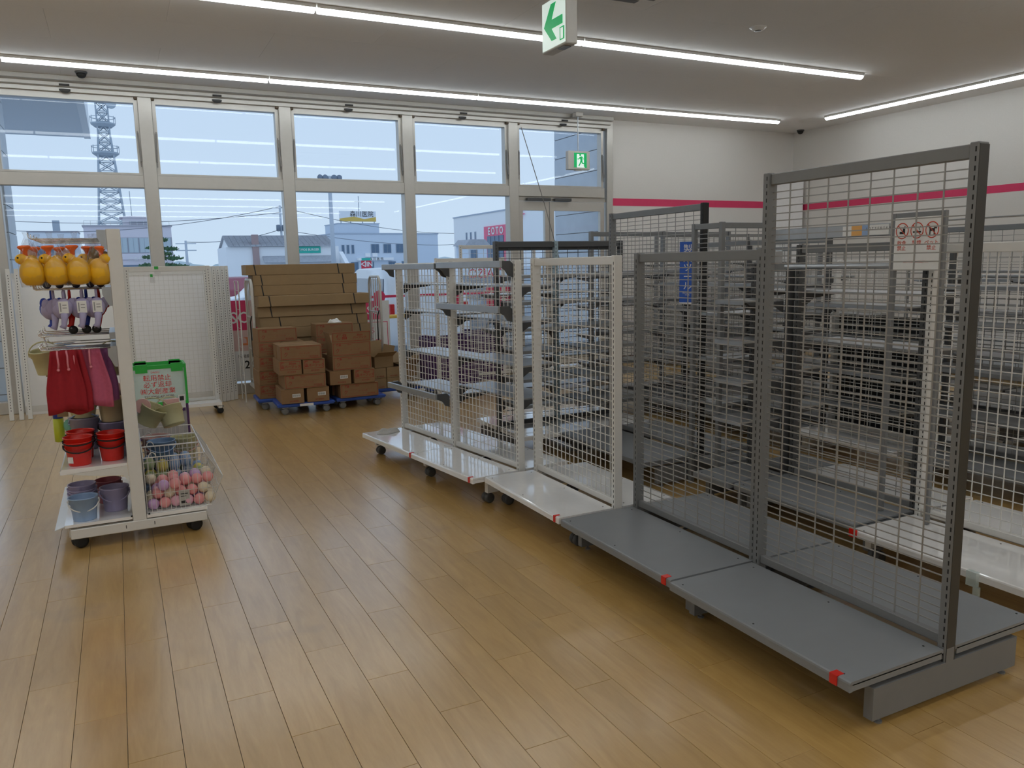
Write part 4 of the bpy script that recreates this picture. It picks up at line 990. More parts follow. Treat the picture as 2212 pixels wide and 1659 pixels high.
# ---- wheeled mesh rack with tray
t = thing('mesh_rack', 'white wheeled mesh rack with a low tray and green tape scraps', 'display rack', (.10, 9.22, 0))
W_ = .80
for xx in (0, W_):
    pst = MB().cbox(xx-.022, xx+.022, -.016, .016, .06, 1.60, .003).build('post', WHITE, t)
    q = MB(); zq = .2
    while zq < 1.56: q.quad((xx+.0, -.0167, zq), (xx+.005, -.0167, zq), (xx+.005, -.0167, zq+.014), (xx+.0, -.0167, zq+.014)); zq += .03
    q.build('slot_row', SLOT, pst)
    MB().cbox(xx-.02, xx+.02, -.24, .20, .06, .09, .004).build('foot', WHITE, t)
    for yy in (-.20, .16): caster(t, xx, yy, .034, BLACK)
MB().cbox(.022, W_-.022, -.012, .012, 1.545, 1.60, .003).build('top_rail', WHITE, t)
MB().cbox(.022, W_-.022, -.012, .012, .13, .16, .003).build('bottom_rail', WHITE, t)
q = MB()
for k in range(1, 16): q.bar((.022+(W_-.044)*k/16, 0, .16), (.022+(W_-.044)*k/16, 0, 1.545), .003)
for k in range(1, 29): q.bar((.022, .003, .16+1.385*k/29), (W_-.022, .003, .16+1.385*k/29), .003)
q.build('wire_mesh', WHITE, t)
MB().prism([(-.24, .10), (-.01, .12), (-.01, .128), (-.246, .128), (-.246, .095), (-.24, .095)], -.02, W_+.02, 'x').build('tray', WDECK, t)
MB().box(.27, .31, -.0145, -.0122, 1.57, 1.60).box(.225, .25, -.006, -.004, 1.49, 1.52).build('green_tape', GREEN, t)
MB().box(.27, .33, -.005, -.0045, 1.52, 1.57).build('clear_tag', FILM, t); MB().box(.22, .27, -.006, -.0055, 1.43, 1.49).build('clear_tag', FILM, t)
# ---- white boards and slotted panels leaning on the window
BRD = pm('off_white_board', (.90, .90, .90), .5, var=.02)
def board(x, y, w_, h, label, lean=4.):
    t = thing('leaning_board', label, 'board', (x, y, 0)); t.rotation_euler = (R(-lean), 0, 0)
    MB().cbox(0, w_, 0, .018, .0, h, .002).build('panel', BRD, t); MB().box(0, w_, -.006, 0, h-.045, h).build('top_edge', WHITE, t); MB().box(0, w_, -.004, .0, .03, .10).build('kick_strip', WHITE, t)
board(-1.02, 10.08, 1.05, 1.56, 'wide off-white board leaning on the window beside the slotted posts', 3)
board(.05, 10.08, 1.05, 1.555, 'off-white board leaning on the window behind the wheeled mesh rack', 3)
def slotpost(x, y, h, label, lean=4., side=0.):
    t = thing('slotted_upright', label, 'upright', (x, y, .0)); t.rotation_euler = (R(-lean), R(side), 0); t['group'] = 'slotted white uprights'
    MB().cbox(-.022, .022, -.015, .015, 0, h, .003).build('upright', WHITE, t)
    q = MB(); zq = .10
    while zq < h-.05: q.quad((-.003, -.0156, zq), (.003, -.0156, zq), (.003, -.0156, zq+.013), (-.003, -.0156, zq+.013)); zq += .03
    q.build('slot_row', SLOT, t)
for k, x in enumerate((-1.12, -1.03, -.95)): slotpost(x, 9.78, 1.62, ('slotted white upright leaning at the far edge of the wide board', 'middle slotted white upright of the three leaning on the wide board', 'slotted white upright nearest the toy rack of the three leaning')[k], 8)
for k in range(6): slotpost(.93+.05*k, 9.72+.035*k, 1.60, 'slotted white upright in the bundle between the wheeled mesh rack and the roll cage', 5-.3*k)
t = thing('wire_divider', 'white mesh end panel leaning at the outer side of the upright bundle', 'panel', (1.245, 9.52, 0))
t.rotation_euler = (R(0), 0, 0)
MB().tube([(0, 0, .01), (0, 0, 1.42), (0, .3, 1.42), (0, .3, .01)], .008, 6).build('wire_frame', WHITE, t)
q = MB()
for k in range(12): q.bar((0, 0, .1+.11*k), (0, .3, .1+.11*k), .003)
q.build('wire_mesh', WHITE, t)
# ================================================================== OUTDOORS
ASPH = pm('asphalt', (.56, .58, .60), .35, var=.12, scale=3)
GZ = -.16
tag(MB().box(-120, 200, 10.55, 420, GZ-.3, GZ).build('ground', ASPH), 'grey asphalt of the car park and street', None, None, 'structure')
tag(MB().box(-12, 14, 10.4, 11.2, GZ-.2, -.02).build('pavement', pm('concrete', (.5, .51, .52), .6, var=.1, scale=4)), 'pale concrete strip outside the shop window', None, None, 'structure')
ln = tag(MB().box(1.0, 1.1, 12.5, 17.5, GZ, GZ+.004).build('parking_line', PAPER), 'white parking line on the asphalt beside the white van', 'marking', 'parking lines')
for k, x in enumerate((3.75, 6.35, 8.9)): 
    o = inst(ln); o.location.x = x-1.0; o['label'] = ('white parking line along the open side of the white van', 'white parking line between the white van and the pale car', 'white parking line beyond the pale car')[k]
HAZE = lambda c, f: tuple(min(.92, (c[i]*1.45)*(1-f)+(.80, .88, .95)[i]*f) for i in range(3))   # air haze painted in: far colours brightened and mixed towards pale sky
# ---- wall return with large tiles at both ends of the window
TILE = pm('grey_wall_tile', (.62, .68, .74), .5, var=.08, scale=6)
def tiled(name, label, x, y0, y1, z1, side):
    t = thing(name, label, 'wall', (x, y0, GZ)); s = side
    MB().box(min(0, s*.35), max(0, s*.35), 0, y1-y0, 0, z1-GZ).build('core', ALUD, t)
    h = .31; z = .02; k = 0
    base = MB().box(min(-s*.012, 0), max(-s*.012, 0), .006, (y1-y0)-.006, 0, h-.012).build('wall_tile', TILE, t); fst = True
    while z+h < z1-GZ+.05:
        o = base if fst else inst(base, t); fst = False; o.location = (0, 0, z); z += h
    e0 = MB().box(min(0, s*.35), max(0, s*.35), -.012, 0, 0, h-.012).build('end_tile', TILE, t); z = .02; fst = True
    while z+h < z1-GZ+.05:
        o = e0 if fst else inst(e0, t); fst = False; o.location = (0, 0, z); z += h
    return t
tiled('tiled_pier', 'grey tiled pier outside beside the double door', 6.79, 10.5, 11.9, 4.2, 1)
tiled('tiled_pier', 'grey tiled pier outside behind the leaning uprights', -1.06, 10.75, 11.55, 4.0, -1)
c = thing('canopy', 'pale blue grey canopy roof jutting out above the window', 'canopy', (-.2, 10.5, 4.0))
MB().box(-9, 0, 0, 6.4, .02, .75).build('body', pm('canopy_grey', (.72, .76, .80), .6), c)
for k in range(5): MB().box(-9+1.8*k, -9+1.8*(k+1)-.012, .0, 6.36, 0, .02).build('soffit_panel', MATS['canopy_grey'], c)
MB().box(-.10, .004, -.0, 6.42, -.012, .78).build('fascia', pm('canopy_edge', (.84, .86, .88), .5), c)
# ---- guard pipe
t = thing('guard_rail', 'yellow pipe guard rail outside the window', 'rail', (3.45, 11.35, GZ))
MB().tube([(0, 0, 0), (0, 0, .90), (.05, 0, .97), (.57, 0, .97), (.62, 0, .90), (.62, 0, 0)], .03, 10).build('hoop', pm('safety_yellow', (.80, .50, .08), .4), t, True)
for x in (0, .62): MB().lathe([(.06, 0), (.06, .01)], 14, (x, 0, .13)).build('base_plate', GALV, t)
# ---- cars
CWH = pm('car_white', (.78, .80, .82), .18, coat=.5, var=.01); CGL = pm('car_glass', (.05, .08, .13), .08, coat=.5); TAIL = pm('tail_light', (.55, .02, .02), .2); CSIL = pm('car_silver', (.50, .56, .62), .2, coat=.5)
def car(x, y, label, L=3.8, Wd=1.66, H=1.70, col=None, rz=0., van=True, name='car', badge=None):
    t = thing(name, label, 'car', (x, y, GZ), rz)   # rear at y=0, nose to +y, left side at x=0
    c = col or CWH
    if van: prof = [(.02, .25), (.0, .55), (.03, .85), (.10, 1.45), (.22, H-.05), (.6, H), (2.3, H-.02), (2.75, H-.18), (3.2, 1.05), (L-.12, .92), (L, .7), (L, .28)]
    else: prof = [(.02, .25), (.0, .6), (.06, .88), (.55, .95), (.95, 1.33), (1.35, 1.42), (2.1, 1.42), (2.8, 1.02), (L-.15, .82), (L, .62), (L, .28)]
    vs = []; fs = []; n = len(prof)
    secs = [(0.0, .06), (.05, .012), (.18, 0), (Wd-.18, 0), (Wd-.05, .012), (Wd, .06)]
    ins = [.09, .03, 0, 0, .03, .09]
    cy = sum(p[0] for p in prof)/n; cz = .75
    for k, (xx, q) in enumerate(secs):
        for (a, b) in prof:
            f = 1-ins[k]*.4; tp = max(0, (b-.9))*.12
            xo = xx+(tp if xx < Wd/2 else -tp)
            vs.append((xo, cy+(a-cy)*f, cz+(b-cz)*(1-ins[k]*.35)))
    for k in range(len(secs)-1):
        for i in range(n): fs.append((k*n+i, k*n+(i+1) % n, (k+1)*n+(i+1) % n, (k+1)*n+i))
    fs += [tuple(range(n)), tuple(range(len(vs)-1, len(vs)-n-1, -1))]
    MB().add(vs, fs).build('body', c, t, True)
    # rear glass, side glass
    if van:
        MB().prism([(.22, .98), (Wd-.22, .98), (Wd-.30, 1.50), (.30, 1.50)], .0, .012, 'y').build('rear_window', CGL, t, False, (0, .035, 0), 0, (R(-8.5), 0, 0))
        for a, b, n_ in ((.35, 1.15, 'side_window'), (1.22, 2.15, 'side_window'), (2.2, 2.85, 'side_window')):
            for sx_ in (.012, Wd-.012):
                tp = 2.42 if b > 2.5 else b
                MB().add([(sx_-.012 if sx_ < 1 else sx_+.012, a, .98), (sx_-.012 if sx_ < 1 else sx_+.012, b, .98), (sx_+.05 if sx_ < 1 else sx_-.05, tp, 1.48), (sx_+.05 if sx_ < 1 else sx_-.05, a+.05, 1.48), (sx_+.04, a, .98), (sx_+.04, b, .98), (sx_+.09 if sx_ < 1 else sx_-.02, tp, 1.48), (sx_+.09 if sx_ < 1 else sx_-.02, a+.05, 1.48)], [(0, 1, 2, 3), (7, 6, 5, 4), (0, 4, 5, 1), (1, 5, 6, 2), (2, 6, 7, 3), (3, 7, 4, 0)]).build(n_, CGL, t)
        MB().box(.25, Wd-.25, -.02, .03, .30, .52).build('bumper', c, t)
        MB().box(Wd/2-.17, Wd/2+.17, -.012, .03, .56, .72).build('number_plate', PAPER, t)
        for xx in (.045, Wd-.135): MB().cbox(xx, xx+.09, -.005, .10, .80, 1.02, .01).build('tail_light', TAIL, t)
        if badge: text(badge, .085, INK, t, (.42, -.003, .90))
        MB().box(Wd/2-.3, Wd/2+.3, -.006, .02, .86, .885).build('trim_bar', CHROME, t)
    else:
        MB().prism([(.20, .0), (Wd-.20, .0), (Wd-.30, .52), (.30, .52)], .0, .012, 'y').build('rear_window', CGL, t, False, (0, .585, .97), 0, (R(-48), 0, 0))
        for sx_ in (.02, Wd-.02):
            MB().prism([(.98, .95), (2.55, .95), (2.05, 1.34), (1.2, 1.34)], sx_-.02, sx_+.02, 'x').build('side_window', CGL, t)
        for xx in (.06, Wd-.30): MB().cbox(xx, xx+.24, -.008, .06, .70, .84, .01).build('tail_light', TAIL, t)
        MB().box(Wd/2-.17, Wd/2+.17, -.01, .03, .52, .66).build('number_plate', PAPER, t)
    for yy in (.62, L-.72):
        for xx in (.08, Wd-.08): 
            wl = MB().lathe([(.12, -.085), (.29, -.085), (.30, -.05), (.30, .05), (.29, .085), (.12, .085)], 20, (0, 0, 0), Matrix.Translation((xx, yy, .30)) @ Matrix.Rotation(PI/2, 4, 'Y')).build('wheel', BLACK, t, True)
            MB().lathe([(.19, -.09), (.19, .09)], 16, (0, 0, 0), Matrix.Translation((xx, yy, .30)) @ Matrix.Rotation(PI/2, 4, 'Y')).build('hubcap', CSIL, wl)
    return t
car(4.42, 14.0, 'tall white minivan parked with its tail to the window', badge='Porte')
car(6.95, 14.3, 'pale silver tall car parked beside the white minivan', col=CSIL)
for k, (x, y, m, lb) in enumerate(((2.55, 24.5, CWH, 'white saloon car seen between the upright bundle and the roll cage'), (-2.6, 25.0, CSIL, 'silver saloon car parked far out behind the leaning boards'), (3.4, 33.0, pm('car_maroon', (.30, .05, .07), .25), 'maroon saloon car parked behind the white saloon'), (8.4, 26.0, CWH, 'white saloon car parked in the row behind the minivan'), (11.5, 26.0, CSIL, 'silver saloon car parked in front of the clinic'))):
    car(x, y, lb, 4.2, 1.7, 1.42, m, R(-90) if k in (0, 1) else 0, False)
# ---- window decals (inside face of the panes)
def poster(x0, x1, z1, z0, label, kind):
    t = thing('window_poster', label, 'poster', (x0, YW-.005, 0))
    W_ = x1-x0
    MB().box(0, W_, -.002, 0, z0, z1).build('sheet', PAPER, t)
    MB().box(0, W_ if kind == 0 else W_-.11, -.003, -.002, z1-.37 if kind == 0 else z1-.25, z1).build('pink_header', PINK, t)
    if kind == 0:
        text('DAISO', .20, PAPER, t, (W_*.45, -.0035, z1-.22), bold=.002)
        MB().box(0, W_, -.003, -.002, z0+.38, z1-.37).build('pale_band', pm('pale_rose_paper', (.72, .50, .46), .6), t)
        MB().lathe([(.05, 0), (.08, .02), (.01, .03), (.012, .08), (.05, .1)], 12, (W_*.62, -.004, z0+.45), sy=.03).build('teacup_print', pm('print_orange', (.75, .25, .1), .6), t)
        text('26 OPEN', .14, INK, t, (W_*.78, -.0035, z0+.20), bold=.002); text('新潟県燕市', .05, INK, t, (W_*.62, -.0035, z0+.31))
    else:
        text('DAISO', .15, PAPER, t, (W_-.34, -.0035, z1-.13), bold=.002)
        q = MB(); 
        for a in ((.03, W_-.03, z1-.84, z1-.832), (.03, W_-.03, z1-.29, z1-.282), (.03, .038, z1-.832, z1-.29), (W_-.038, W_-.03, z1-.832, z1-.29)): q.box(a[0], a[1], -.003, -.002, a[2], a[3])
        q.build('red_border', PINK, t)
        text('6/25', .11, PINK, t, (W_*.52, -.0035, z1-.40), bold=.002); text('移転の', .12, PINK, t, (W_*.55, -.0035, z1-.56), bold=.003); text('ております', .06, PINK, t, (W_*.6, -.0035, z1-.76))
        text('10:00～20:00', .06, INK, t, (W_*.5, -.0035, z1-.95))
poster(.56, 1.93, 1.17, .16, 'pink headed opening poster on the window pane behind the roll cage', 0)
poster(2.62, 3.27, 1.10, .10, 'pink headed notice with a red border on the pane beside the roll cage', 1)
dc = tag(MB().box(2.14, 3.5, YW-.004, YW-.002, 1.135, 1.168).build('window_stripe', PINK), 'thin pink decal stripe across the pane in front of the white minivan', 'decal')
dc2 = inst(dc); dc2.location.x = 1.575; dc2['label'] = 'thin pink decal stripe across the pane next to the double door'
ds = tag(MB().lathe([(.085, 0), (.085, .002)], 24, (0, 0, 0), Matrix.Translation((3.14, YW-.003, 1.15)) @ Matrix.Rotation(PI/2, 4, 'X')).build('window_sticker', PINK), 'round pink sticker at the end of the decal stripe', 'decal')
t = thing('window_sticker', 'second round pink sticker with a tail seen through the white rack', 'decal', (4.30, YW-.003, 1.17))
MB().lathe([(.08, 0), (.08, .002)], 24, (0, 0, 0), Matrix.Rotation(PI/2, 4, 'X')).build('disc', PINK, t); MB().box(-.055, .055, -.002, 0, -.18, -.06).build('tail', PINK, t)
t = thing('window_poster', 'small pink block poster on the pane by the double door', 'poster', (4.72, YW-.004, .95)); MB().box(0, .42, -.002, 0, 0, .28).build('sheet', PINK, t); text('DAISO', .11, PAPER, t, (.21, -.003, .16), bold=.002)
t = thing('window_lettering', 'pink Japanese lettering stuck on the pane above the decal stripe', 'lettering', (4.72, YW-.004, 1.42)); text('DAISO', .19, PINK, t, (0, 0, 0), (PI/2, 0, PI), 'letters')
t = thing('pull_cord', 'thin slanting cord hanging from the window head past the door', 'cord', (5.28, 10.2, 3.45)); MB().tube([(0, 0, 0), (.33, -.05, -1.05), (.62, -.12, -2.15)], .006, 5).build('cord', ALUD, t)
# ---- lattice tower
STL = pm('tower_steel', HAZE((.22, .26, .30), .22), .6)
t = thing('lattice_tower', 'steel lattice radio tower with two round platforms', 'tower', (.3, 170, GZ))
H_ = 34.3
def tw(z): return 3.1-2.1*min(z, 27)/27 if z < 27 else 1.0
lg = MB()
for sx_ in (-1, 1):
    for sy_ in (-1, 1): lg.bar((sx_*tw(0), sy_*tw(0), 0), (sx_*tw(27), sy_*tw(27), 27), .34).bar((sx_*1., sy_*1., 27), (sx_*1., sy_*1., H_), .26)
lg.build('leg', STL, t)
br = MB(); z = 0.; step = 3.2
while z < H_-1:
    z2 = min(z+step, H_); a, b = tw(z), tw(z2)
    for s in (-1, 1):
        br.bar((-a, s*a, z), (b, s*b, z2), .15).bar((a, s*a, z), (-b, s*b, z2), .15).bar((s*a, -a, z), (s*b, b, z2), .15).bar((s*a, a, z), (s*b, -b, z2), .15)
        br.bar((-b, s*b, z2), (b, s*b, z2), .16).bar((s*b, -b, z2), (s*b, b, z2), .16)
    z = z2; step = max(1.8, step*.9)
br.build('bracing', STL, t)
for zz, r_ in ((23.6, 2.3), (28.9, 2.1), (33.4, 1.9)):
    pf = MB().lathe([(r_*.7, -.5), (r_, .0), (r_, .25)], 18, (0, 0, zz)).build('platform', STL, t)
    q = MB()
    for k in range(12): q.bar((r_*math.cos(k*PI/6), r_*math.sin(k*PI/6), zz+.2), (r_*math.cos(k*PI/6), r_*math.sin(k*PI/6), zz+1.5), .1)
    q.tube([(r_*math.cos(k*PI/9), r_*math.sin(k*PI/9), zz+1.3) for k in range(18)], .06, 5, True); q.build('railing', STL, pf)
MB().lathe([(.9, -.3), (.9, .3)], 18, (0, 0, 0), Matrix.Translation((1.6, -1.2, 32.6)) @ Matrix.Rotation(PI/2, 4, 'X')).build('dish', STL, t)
MB().bar((3.6, 1, 0), (3.4, 1, 17), .12).build('mast', STL, t)
# ---- buildings
def wall_box(t, x0, x1, y0, y1, z0, z1, m, name='wall'): return MB().box(x0, x1, y0, y1, z0, z1).build(name, m, t)
def win(t, x0, x1, z0, z1, y, gm, fm=None, mull=1):
    w_ = MB().box(x0-.06, x1+.06, y-.08, y+.02, z0-.06, z1+.06).build('window', fm or pm('win_frame_pale', (.45, .5, .56), .5) if 'win_frame_pale' not in MATS else (fm or MATS['win_frame_pale']), t)
    n = mull+1
    for k in range(n):
        a = x0+(x1-x0)*k/n; b = x0+(x1-x0)*(k+1)/n
        MB().box(a+.03, b-.03, y-.11, y-.08, z0, z1).build('pane', gm, w_)
    return w_
GLP = pm('far_glass_pale', (.50, .58, .62), .3); GLD = pm('far_glass_dark', (.12, .19, .28), .25)
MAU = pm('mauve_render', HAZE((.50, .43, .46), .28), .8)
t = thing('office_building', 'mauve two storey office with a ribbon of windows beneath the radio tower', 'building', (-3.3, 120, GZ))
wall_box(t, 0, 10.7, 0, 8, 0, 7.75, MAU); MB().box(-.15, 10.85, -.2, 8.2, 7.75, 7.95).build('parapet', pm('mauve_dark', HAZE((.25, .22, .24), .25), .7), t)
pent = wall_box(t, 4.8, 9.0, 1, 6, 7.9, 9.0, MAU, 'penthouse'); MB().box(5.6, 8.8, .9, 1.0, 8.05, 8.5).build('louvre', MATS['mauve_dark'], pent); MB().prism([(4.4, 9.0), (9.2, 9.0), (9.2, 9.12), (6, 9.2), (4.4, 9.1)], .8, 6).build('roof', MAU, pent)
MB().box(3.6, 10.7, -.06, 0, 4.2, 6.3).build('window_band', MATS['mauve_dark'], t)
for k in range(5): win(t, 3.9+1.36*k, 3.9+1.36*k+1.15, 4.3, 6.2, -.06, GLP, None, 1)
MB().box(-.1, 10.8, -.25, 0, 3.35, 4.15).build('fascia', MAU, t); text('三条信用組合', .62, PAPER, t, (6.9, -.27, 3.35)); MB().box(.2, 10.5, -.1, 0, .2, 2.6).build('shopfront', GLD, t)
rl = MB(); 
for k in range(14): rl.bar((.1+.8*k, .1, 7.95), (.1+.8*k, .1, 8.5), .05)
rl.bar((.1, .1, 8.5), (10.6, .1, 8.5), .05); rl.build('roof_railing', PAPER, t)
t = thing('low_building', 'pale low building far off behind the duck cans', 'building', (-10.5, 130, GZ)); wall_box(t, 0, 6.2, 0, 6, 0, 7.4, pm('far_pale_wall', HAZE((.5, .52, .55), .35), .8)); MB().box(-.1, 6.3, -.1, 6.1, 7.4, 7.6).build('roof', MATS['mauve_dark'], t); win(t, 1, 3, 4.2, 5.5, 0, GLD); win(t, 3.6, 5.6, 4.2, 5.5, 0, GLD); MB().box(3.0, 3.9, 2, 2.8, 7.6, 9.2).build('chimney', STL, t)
# restaurant
WR = pm('restaurant_white', (.92, .93, .94), .8, var=.02); RF = pm('grey_shingle', (.42, .43, .46), .8, var=.25, scale=5)
t = thing('restaurant', 'white burger restaurant with grey shingle roof and green sign', 'building', (9.6, 80, GZ))
wall_box(t, 0, 10.8, 0, 7, 0, 3.85, WR)
MB().prism([(-.3, 3.86), (-.3, 3.92), (3.5, 5.05), (7.3, 3.92), (7.3, 3.86), (3.5, 4.95)], .15, 10.4, 'x').build('roof', RF, t)
MB().prism([(0, 3.85), (3.5, 4.95), (7, 3.85)], .35, .5, 'x').build('gable', WR, t)
sh_ = MB()
for r_ in range(9):
    for k in range(20):
        y_ = -.3+.42*r_; z_ = 3.9+.297*.42*r_; sh_.box(.16+.512*k, .16+.512*k+.49, y_, y_+.40, z_+.02, z_+.15)
o = sh_.build('shingle', RF, t); o['kind'] = 'stuff'
MB().prism([(-1.1, 2.25), (-.05, 2.85), (-.05, 2.95), (-1.15, 2.32)], 3.3, 10.2, 'x').build('lower_roof', RF, t)
MB().cbox(2.4, 3.0, -.25, .3, 0, 5.0, .02).build('chimney', pm('pink_render', (.42, .30, .29), .8), t)
sg = MB().box(6.35, 8.95, -.12, 0, 3.2, 3.84).build('sign', pm('teal_sign', (.02, .45, .36), .5), t); text('MOS BURGER', .30, PAPER, sg, (7.9, -.125, 3.52), bold=.006)
MB().bar((6.55, -.125, 3.35), (6.68, -.125, 3.7), .01, .1, (0, 1, 0)).bar((6.68, -.125, 3.7), (6.78, -.125, 3.45), .01, .1, (0, 1, 0)).bar((6.78, -.125, 3.45), (6.88, -.125, 3.7), .01, .1, (0, 1, 0)).bar((6.88, -.125, 3.7), (7.0, -.125, 3.35), .01, .1, (0, 1, 0)).build('logo', PAPER, sg)
for x in (3.9, 5.7, 7.5, 9.2): win(t, x, x+1.2, .7, 1.9, 0, GLD)
MB().prism([(-.1, 0), (-.1, 3.3), (-4.0, 1.2), (-4.0, 0)], 10.8, 11.2, 'x').build('side_wall', WR, t)
# clinic
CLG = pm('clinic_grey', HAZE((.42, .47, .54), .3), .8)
t = thing('clinic', 'grey clinic building with a yellow and white roof sign', 'building', (31.2, 125, GZ), R(4))
wall_box(t, 0, 18, 0, 14, 0, 6.9, CLG); MB().box(-.1, 18.1, -.1, 14.1, 6.9, 7.1).build('parapet', pm('clinic_trim', HAZE((.26, .3, .36), .2), .8), t)
pt = wall_box(t, 1.2, 8.0, 1, 8, 7.0, 8.6, CLG, 'penthouse'); MB().box(1.1, 8.1, .9, 8.1, 8.6, 8.7).build('coping', MATS['clinic_trim'], pt)
rs = thing('x', '', ''); bpy.data.objects.remove(rs)
q = MB()
for x in (1.8, 3.4, 5.4, 7.4): q.bar((x, 1.5, 8.6), (x, 1.5, 9.0), .12)
q.build('sign_stilt', MATS['clinic_trim'], t)
sg = MB().box(1.5, 7.6, 1.2, 1.4, 8.95, 10.6).build('roof_sign', pm('sign_pale', (.85, .88, .92), .6), t)
MB().prism([(1.5, 8.97), (7.6, 8.97), (7.6, 9.7), (5.6, 9.35), (3.9, 9.75), (1.5, 9.4)], 1.17, 1.2).build('yellow_wave', pm('sign_yellow', (.75, .52, .12), .6), sg)
text('森川医院', 1.0, INK, sg, (5.2, 1.16, 10.1)); 
MB().bar((4.9, 1.6, 10.5), (4.9, 1.6, 13.0), .1).bar((4.2, 1.6, 12.1), (5.6, 1.6, 12.1), .07).build('aerial', STL, t)
for x in (6.1, 8.2, 10.4): win(t, x, x+1.3, 3.95, 5.3, 0, GLD)
for x in (1.2, 2.0, 2.8): win(t, x, x+.4, 3.9, 5.2, 0, GLD, None, 0)
for x in (2.6, 5.2, 9.0, 11.3): win(t, x, x+1.2, 1.0, 2.5, 0, GLD)
MB().box(3.6, 9.6, -.8, 0, 2.75, 3.15).build('porch_roof', WR, t); text('森 川 医 院', .5, INK, t, (6.6, -.85, 2.95))
for x in (5.0, 6.2): MB().cbox(x, x+.8, -.35, 0, 3.3, 3.9, .02).build('air_unit', WR, t)
# right hand shop
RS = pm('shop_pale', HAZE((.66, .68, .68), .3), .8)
t = thing('shop_building', 'pale flat fronted shop with a red framed glass front', 'building', (41.3, 100, GZ), R(-90))
wall_box(t, 0, 28, 0, 14, 0, 7.9, RS); MB().box(-.1, 28, -.1, 14, 7.9, 8.05).build('parapet', MATS['clinic_trim'], t)
for x in (4.2, 5.6, 7.0): win(t, x, x+.3, 4.9, 5.8, 0, GLD, None, 0)
MB().box(1.5, 1.7, -.05, 0, 1.5, 5.0).build('downpipe', STL, t)
sg = MB().box(10.0, 16.8, -.15, 0, 1.5, 6.3).build('red_frame', pm('shop_red', HAZE((.62, .05, .12), .12), .6), t)
for k in range(4):
    pn = MB().box(11.1+1.15*k, 11.1+1.15*k+1.0, -.25, -.15, 1.5, 5.1).build('pane', GLD, sg); text('EOTO'[k], 1.2, PAPER, sg, (11.6+1.15*k, -.2, 5.65), bold=.04)
MB().box(17.1, 18.2, -.2, 0, 4.4, 6.1).build('pane', GLD, t); MB().box(17.1, 18.2, -.2, 0, 2.4, 4.1).build('pane', GLD, t)
text('カワチ', 1.7, MATS['shop_red'], t, (18.6, -.15, 7.0))
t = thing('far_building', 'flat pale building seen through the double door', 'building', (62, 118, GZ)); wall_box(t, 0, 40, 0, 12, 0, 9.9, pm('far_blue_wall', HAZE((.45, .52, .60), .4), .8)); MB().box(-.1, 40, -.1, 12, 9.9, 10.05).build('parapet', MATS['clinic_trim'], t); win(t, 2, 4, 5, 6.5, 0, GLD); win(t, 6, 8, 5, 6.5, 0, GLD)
t = thing('hut', 'small dark roofed hut between the clinic and the shop', 'building', (34.5, 80, GZ)); wall_box(t, 0, 2.4, 0, 3, 0, 3.9, CLG); MB().prism([(-.3, 3.8), (.3, 4.45), (2.1, 4.45), (2.7, 3.8)], -.3, 3.3).build('roof', RF, t); win(t, .4, 1.2, 2.4, 3.3, 0, GLD)
t = thing('entrance_sign', 'red IN sign board on a post in the car park', 'sign', (17.0, 60, GZ)); MB().box(0, .8, 0, .06, 1.55, 2.2).build('panel', pm('sign_red', (.62, .03, .06), .5), t); text('◁IN', .5, PAPER, t, (.42, -.01, 1.9), bold=.01); MB().bar((.4, .05, 0), (.4, .05, 1.6), .08).build('post', GALV, t); MB().box(.05, .75, 0, .06, 2.2, 2.4).build('top_panel', MATS['teal_sign'], t)
# ---- poles and wires
t = thing('light_pole', 'tall grey car park light pole with floodlights', 'lamp post', (17.35, 70, GZ)); MB().tube([(0, 0, 0), (0, 0, 9.6)], [.22, .15], 10).build('pole', pm('pole_grey', HAZE((.33, .36, .40), .2), .6), t, True)
MB().bar((-.9, 0, 9.3), (.9, 0, 9.3), .12).build('cross_arm', MATS['pole_grey'], t)
for x in (-.9, -.45, .45, .9): MB().lathe([(.06, 0), (.24, .12), (.26, .3), (.1, .34)], 12, (0, 0, 0), Matrix.Translation((x, 0, 9.35)) @ Matrix.Rotation(R(40 if x < 0 else -40), 4, 'Y') @ Matrix.Rotation(R(60), 4, 'X')).build('floodlight', pm('lamp_dark', (.18, .22, .28), .5) if 'lamp_dark' not in MATS else MATS['lamp_dark'], t, True)
def upole(x, y, h, label, tr_=False):
    t = thing('utility_pole', label, 'utility pole', (x, y, GZ)); MB().tube([(0, 0, 0), (0, 0, h)], [.17, .12], 10).build('pole', MATS['pole_grey'], t, True)
    for zz in (h-.3, h-1.0): MB().bar((-1, 0, zz), (1, 0, zz), .1).build('cross_arm', MATS['pole_grey'], t)
    if tr_:
        for x_ in (-.35, .35): MB().lathe([(.1, 0), (.26, .05), (.26, .75), (.1, .8)], 12, (x_, -.2, h-3.1)).build('transformer', MATS['lamp_dark'], t, True)
upole(6.85, 90, 4.8, 'short utility pole beside the pine tree'); upole(18.55, 100, 9.3, 'utility pole with transformers behind the restaurant', True)
WIRE = pm('wire_black', (.12, .14, .17), .6)
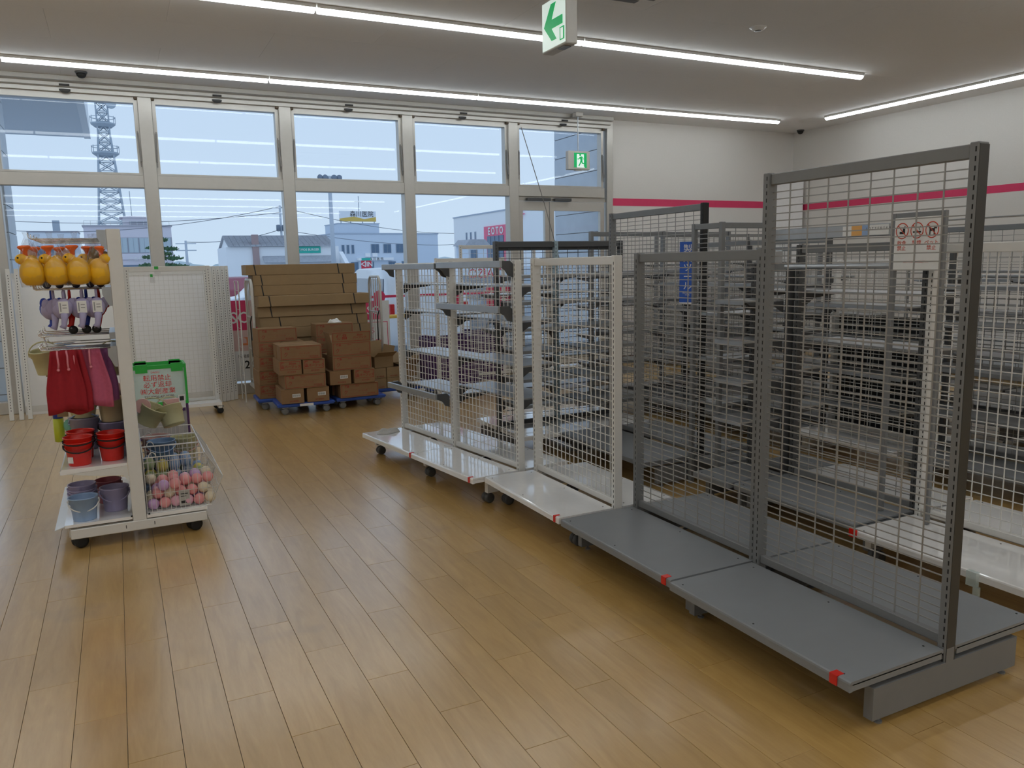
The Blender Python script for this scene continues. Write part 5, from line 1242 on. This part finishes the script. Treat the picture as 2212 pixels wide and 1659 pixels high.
for k, (a, b, sg_, lb) in enumerate((((-12, 118, 7.0), (18.5, 100, 9.0), 1.2, 'overhead wire running from the office to the transformer pole'), ((18.5, 100, 9.0), (56, 128, 7.0), 1.0, 'overhead wire running from the transformer pole past the clinic'), ((-14, 118, 8.3), (18.5, 100, 8.3), .8, 'upper overhead wire running to the transformer pole'), ((6.85, 90, 4.5), (18.5, 100, 6.3), .5, 'overhead wire between the two utility poles'), ((18.5, 100, 6.3), (56, 130, 5.2), .8, 'lower overhead wire passing in front of the clinic'))):
    A, B_ = Vector(a), Vector(b); pts = [A.lerp(B_, i/14)+Vector((0, 0, -sg_*4*(i/14)*(1-i/14))) for i in range(15)]
    tag(MB().tube(pts, .035, 5).build('overhead_wire', WIRE), lb, 'wire')
# ---- pruned pine: cloud pads of needles
t = thing('pine_tree', 'cloud pruned green pine tree in front of the office', 'tree', (3.5, 70, GZ))
MB().tube([(0, 0, 0), (.15, 0, 1.5), (-.1, 0, 2.8), (.05, 0, 4.2)], [.2, .16, .12, .05], 8).build('trunk', pm('bark', (.14, .11, .08), .9), t, True)
PG = pm('pine_green', (.07, .16, .075), .8, var=.4, scale=8)
rn = random.Random(3)
pads = MB()
for cx, cz, w_ in ((0, 4.1, .5), (-.5, 3.5, .6), (.6, 3.4, .6), (-.75, 2.75, .75), (.75, 2.65, .8), (0, 3.0, .7), (-.95, 2.1, .8), (.2, 2.1, .9), (1.1, 2.0, .85), (-.4, 1.5, .9), (.8, 1.4, 1.0)):
    for k in range(130):
        a = rn.uniform(0, 2*PI); r_ = w_*math.sqrt(rn.random()); p = Vector((cx+r_*math.cos(a), r_*math.sin(a)*.8, cz+rn.uniform(-.12, .22)*(1.2-r_/w_)))
        d = Vector((rn.uniform(-1, 1), rn.uniform(-1, 1), rn.uniform(.1, 1))).normalized()*.22
        s_ = d.cross(Vector((0, 1, .3))).normalized()*.05
        pads.quad(p-s_, p+s_, p+d+s_*.4, p+d-s_*.4)
o = pads.build('needles', PG, t); o['kind'] = 'stuff'
# distant tree line
tl = MB(); 
for k in range(26):
    x = -60+k*9+rn.uniform(-3, 3); tl.ball((x, 330+rn.uniform(-10, 10), 0), 6, 9, 6, (1.4, 1, rn.uniform(.5, .9)))
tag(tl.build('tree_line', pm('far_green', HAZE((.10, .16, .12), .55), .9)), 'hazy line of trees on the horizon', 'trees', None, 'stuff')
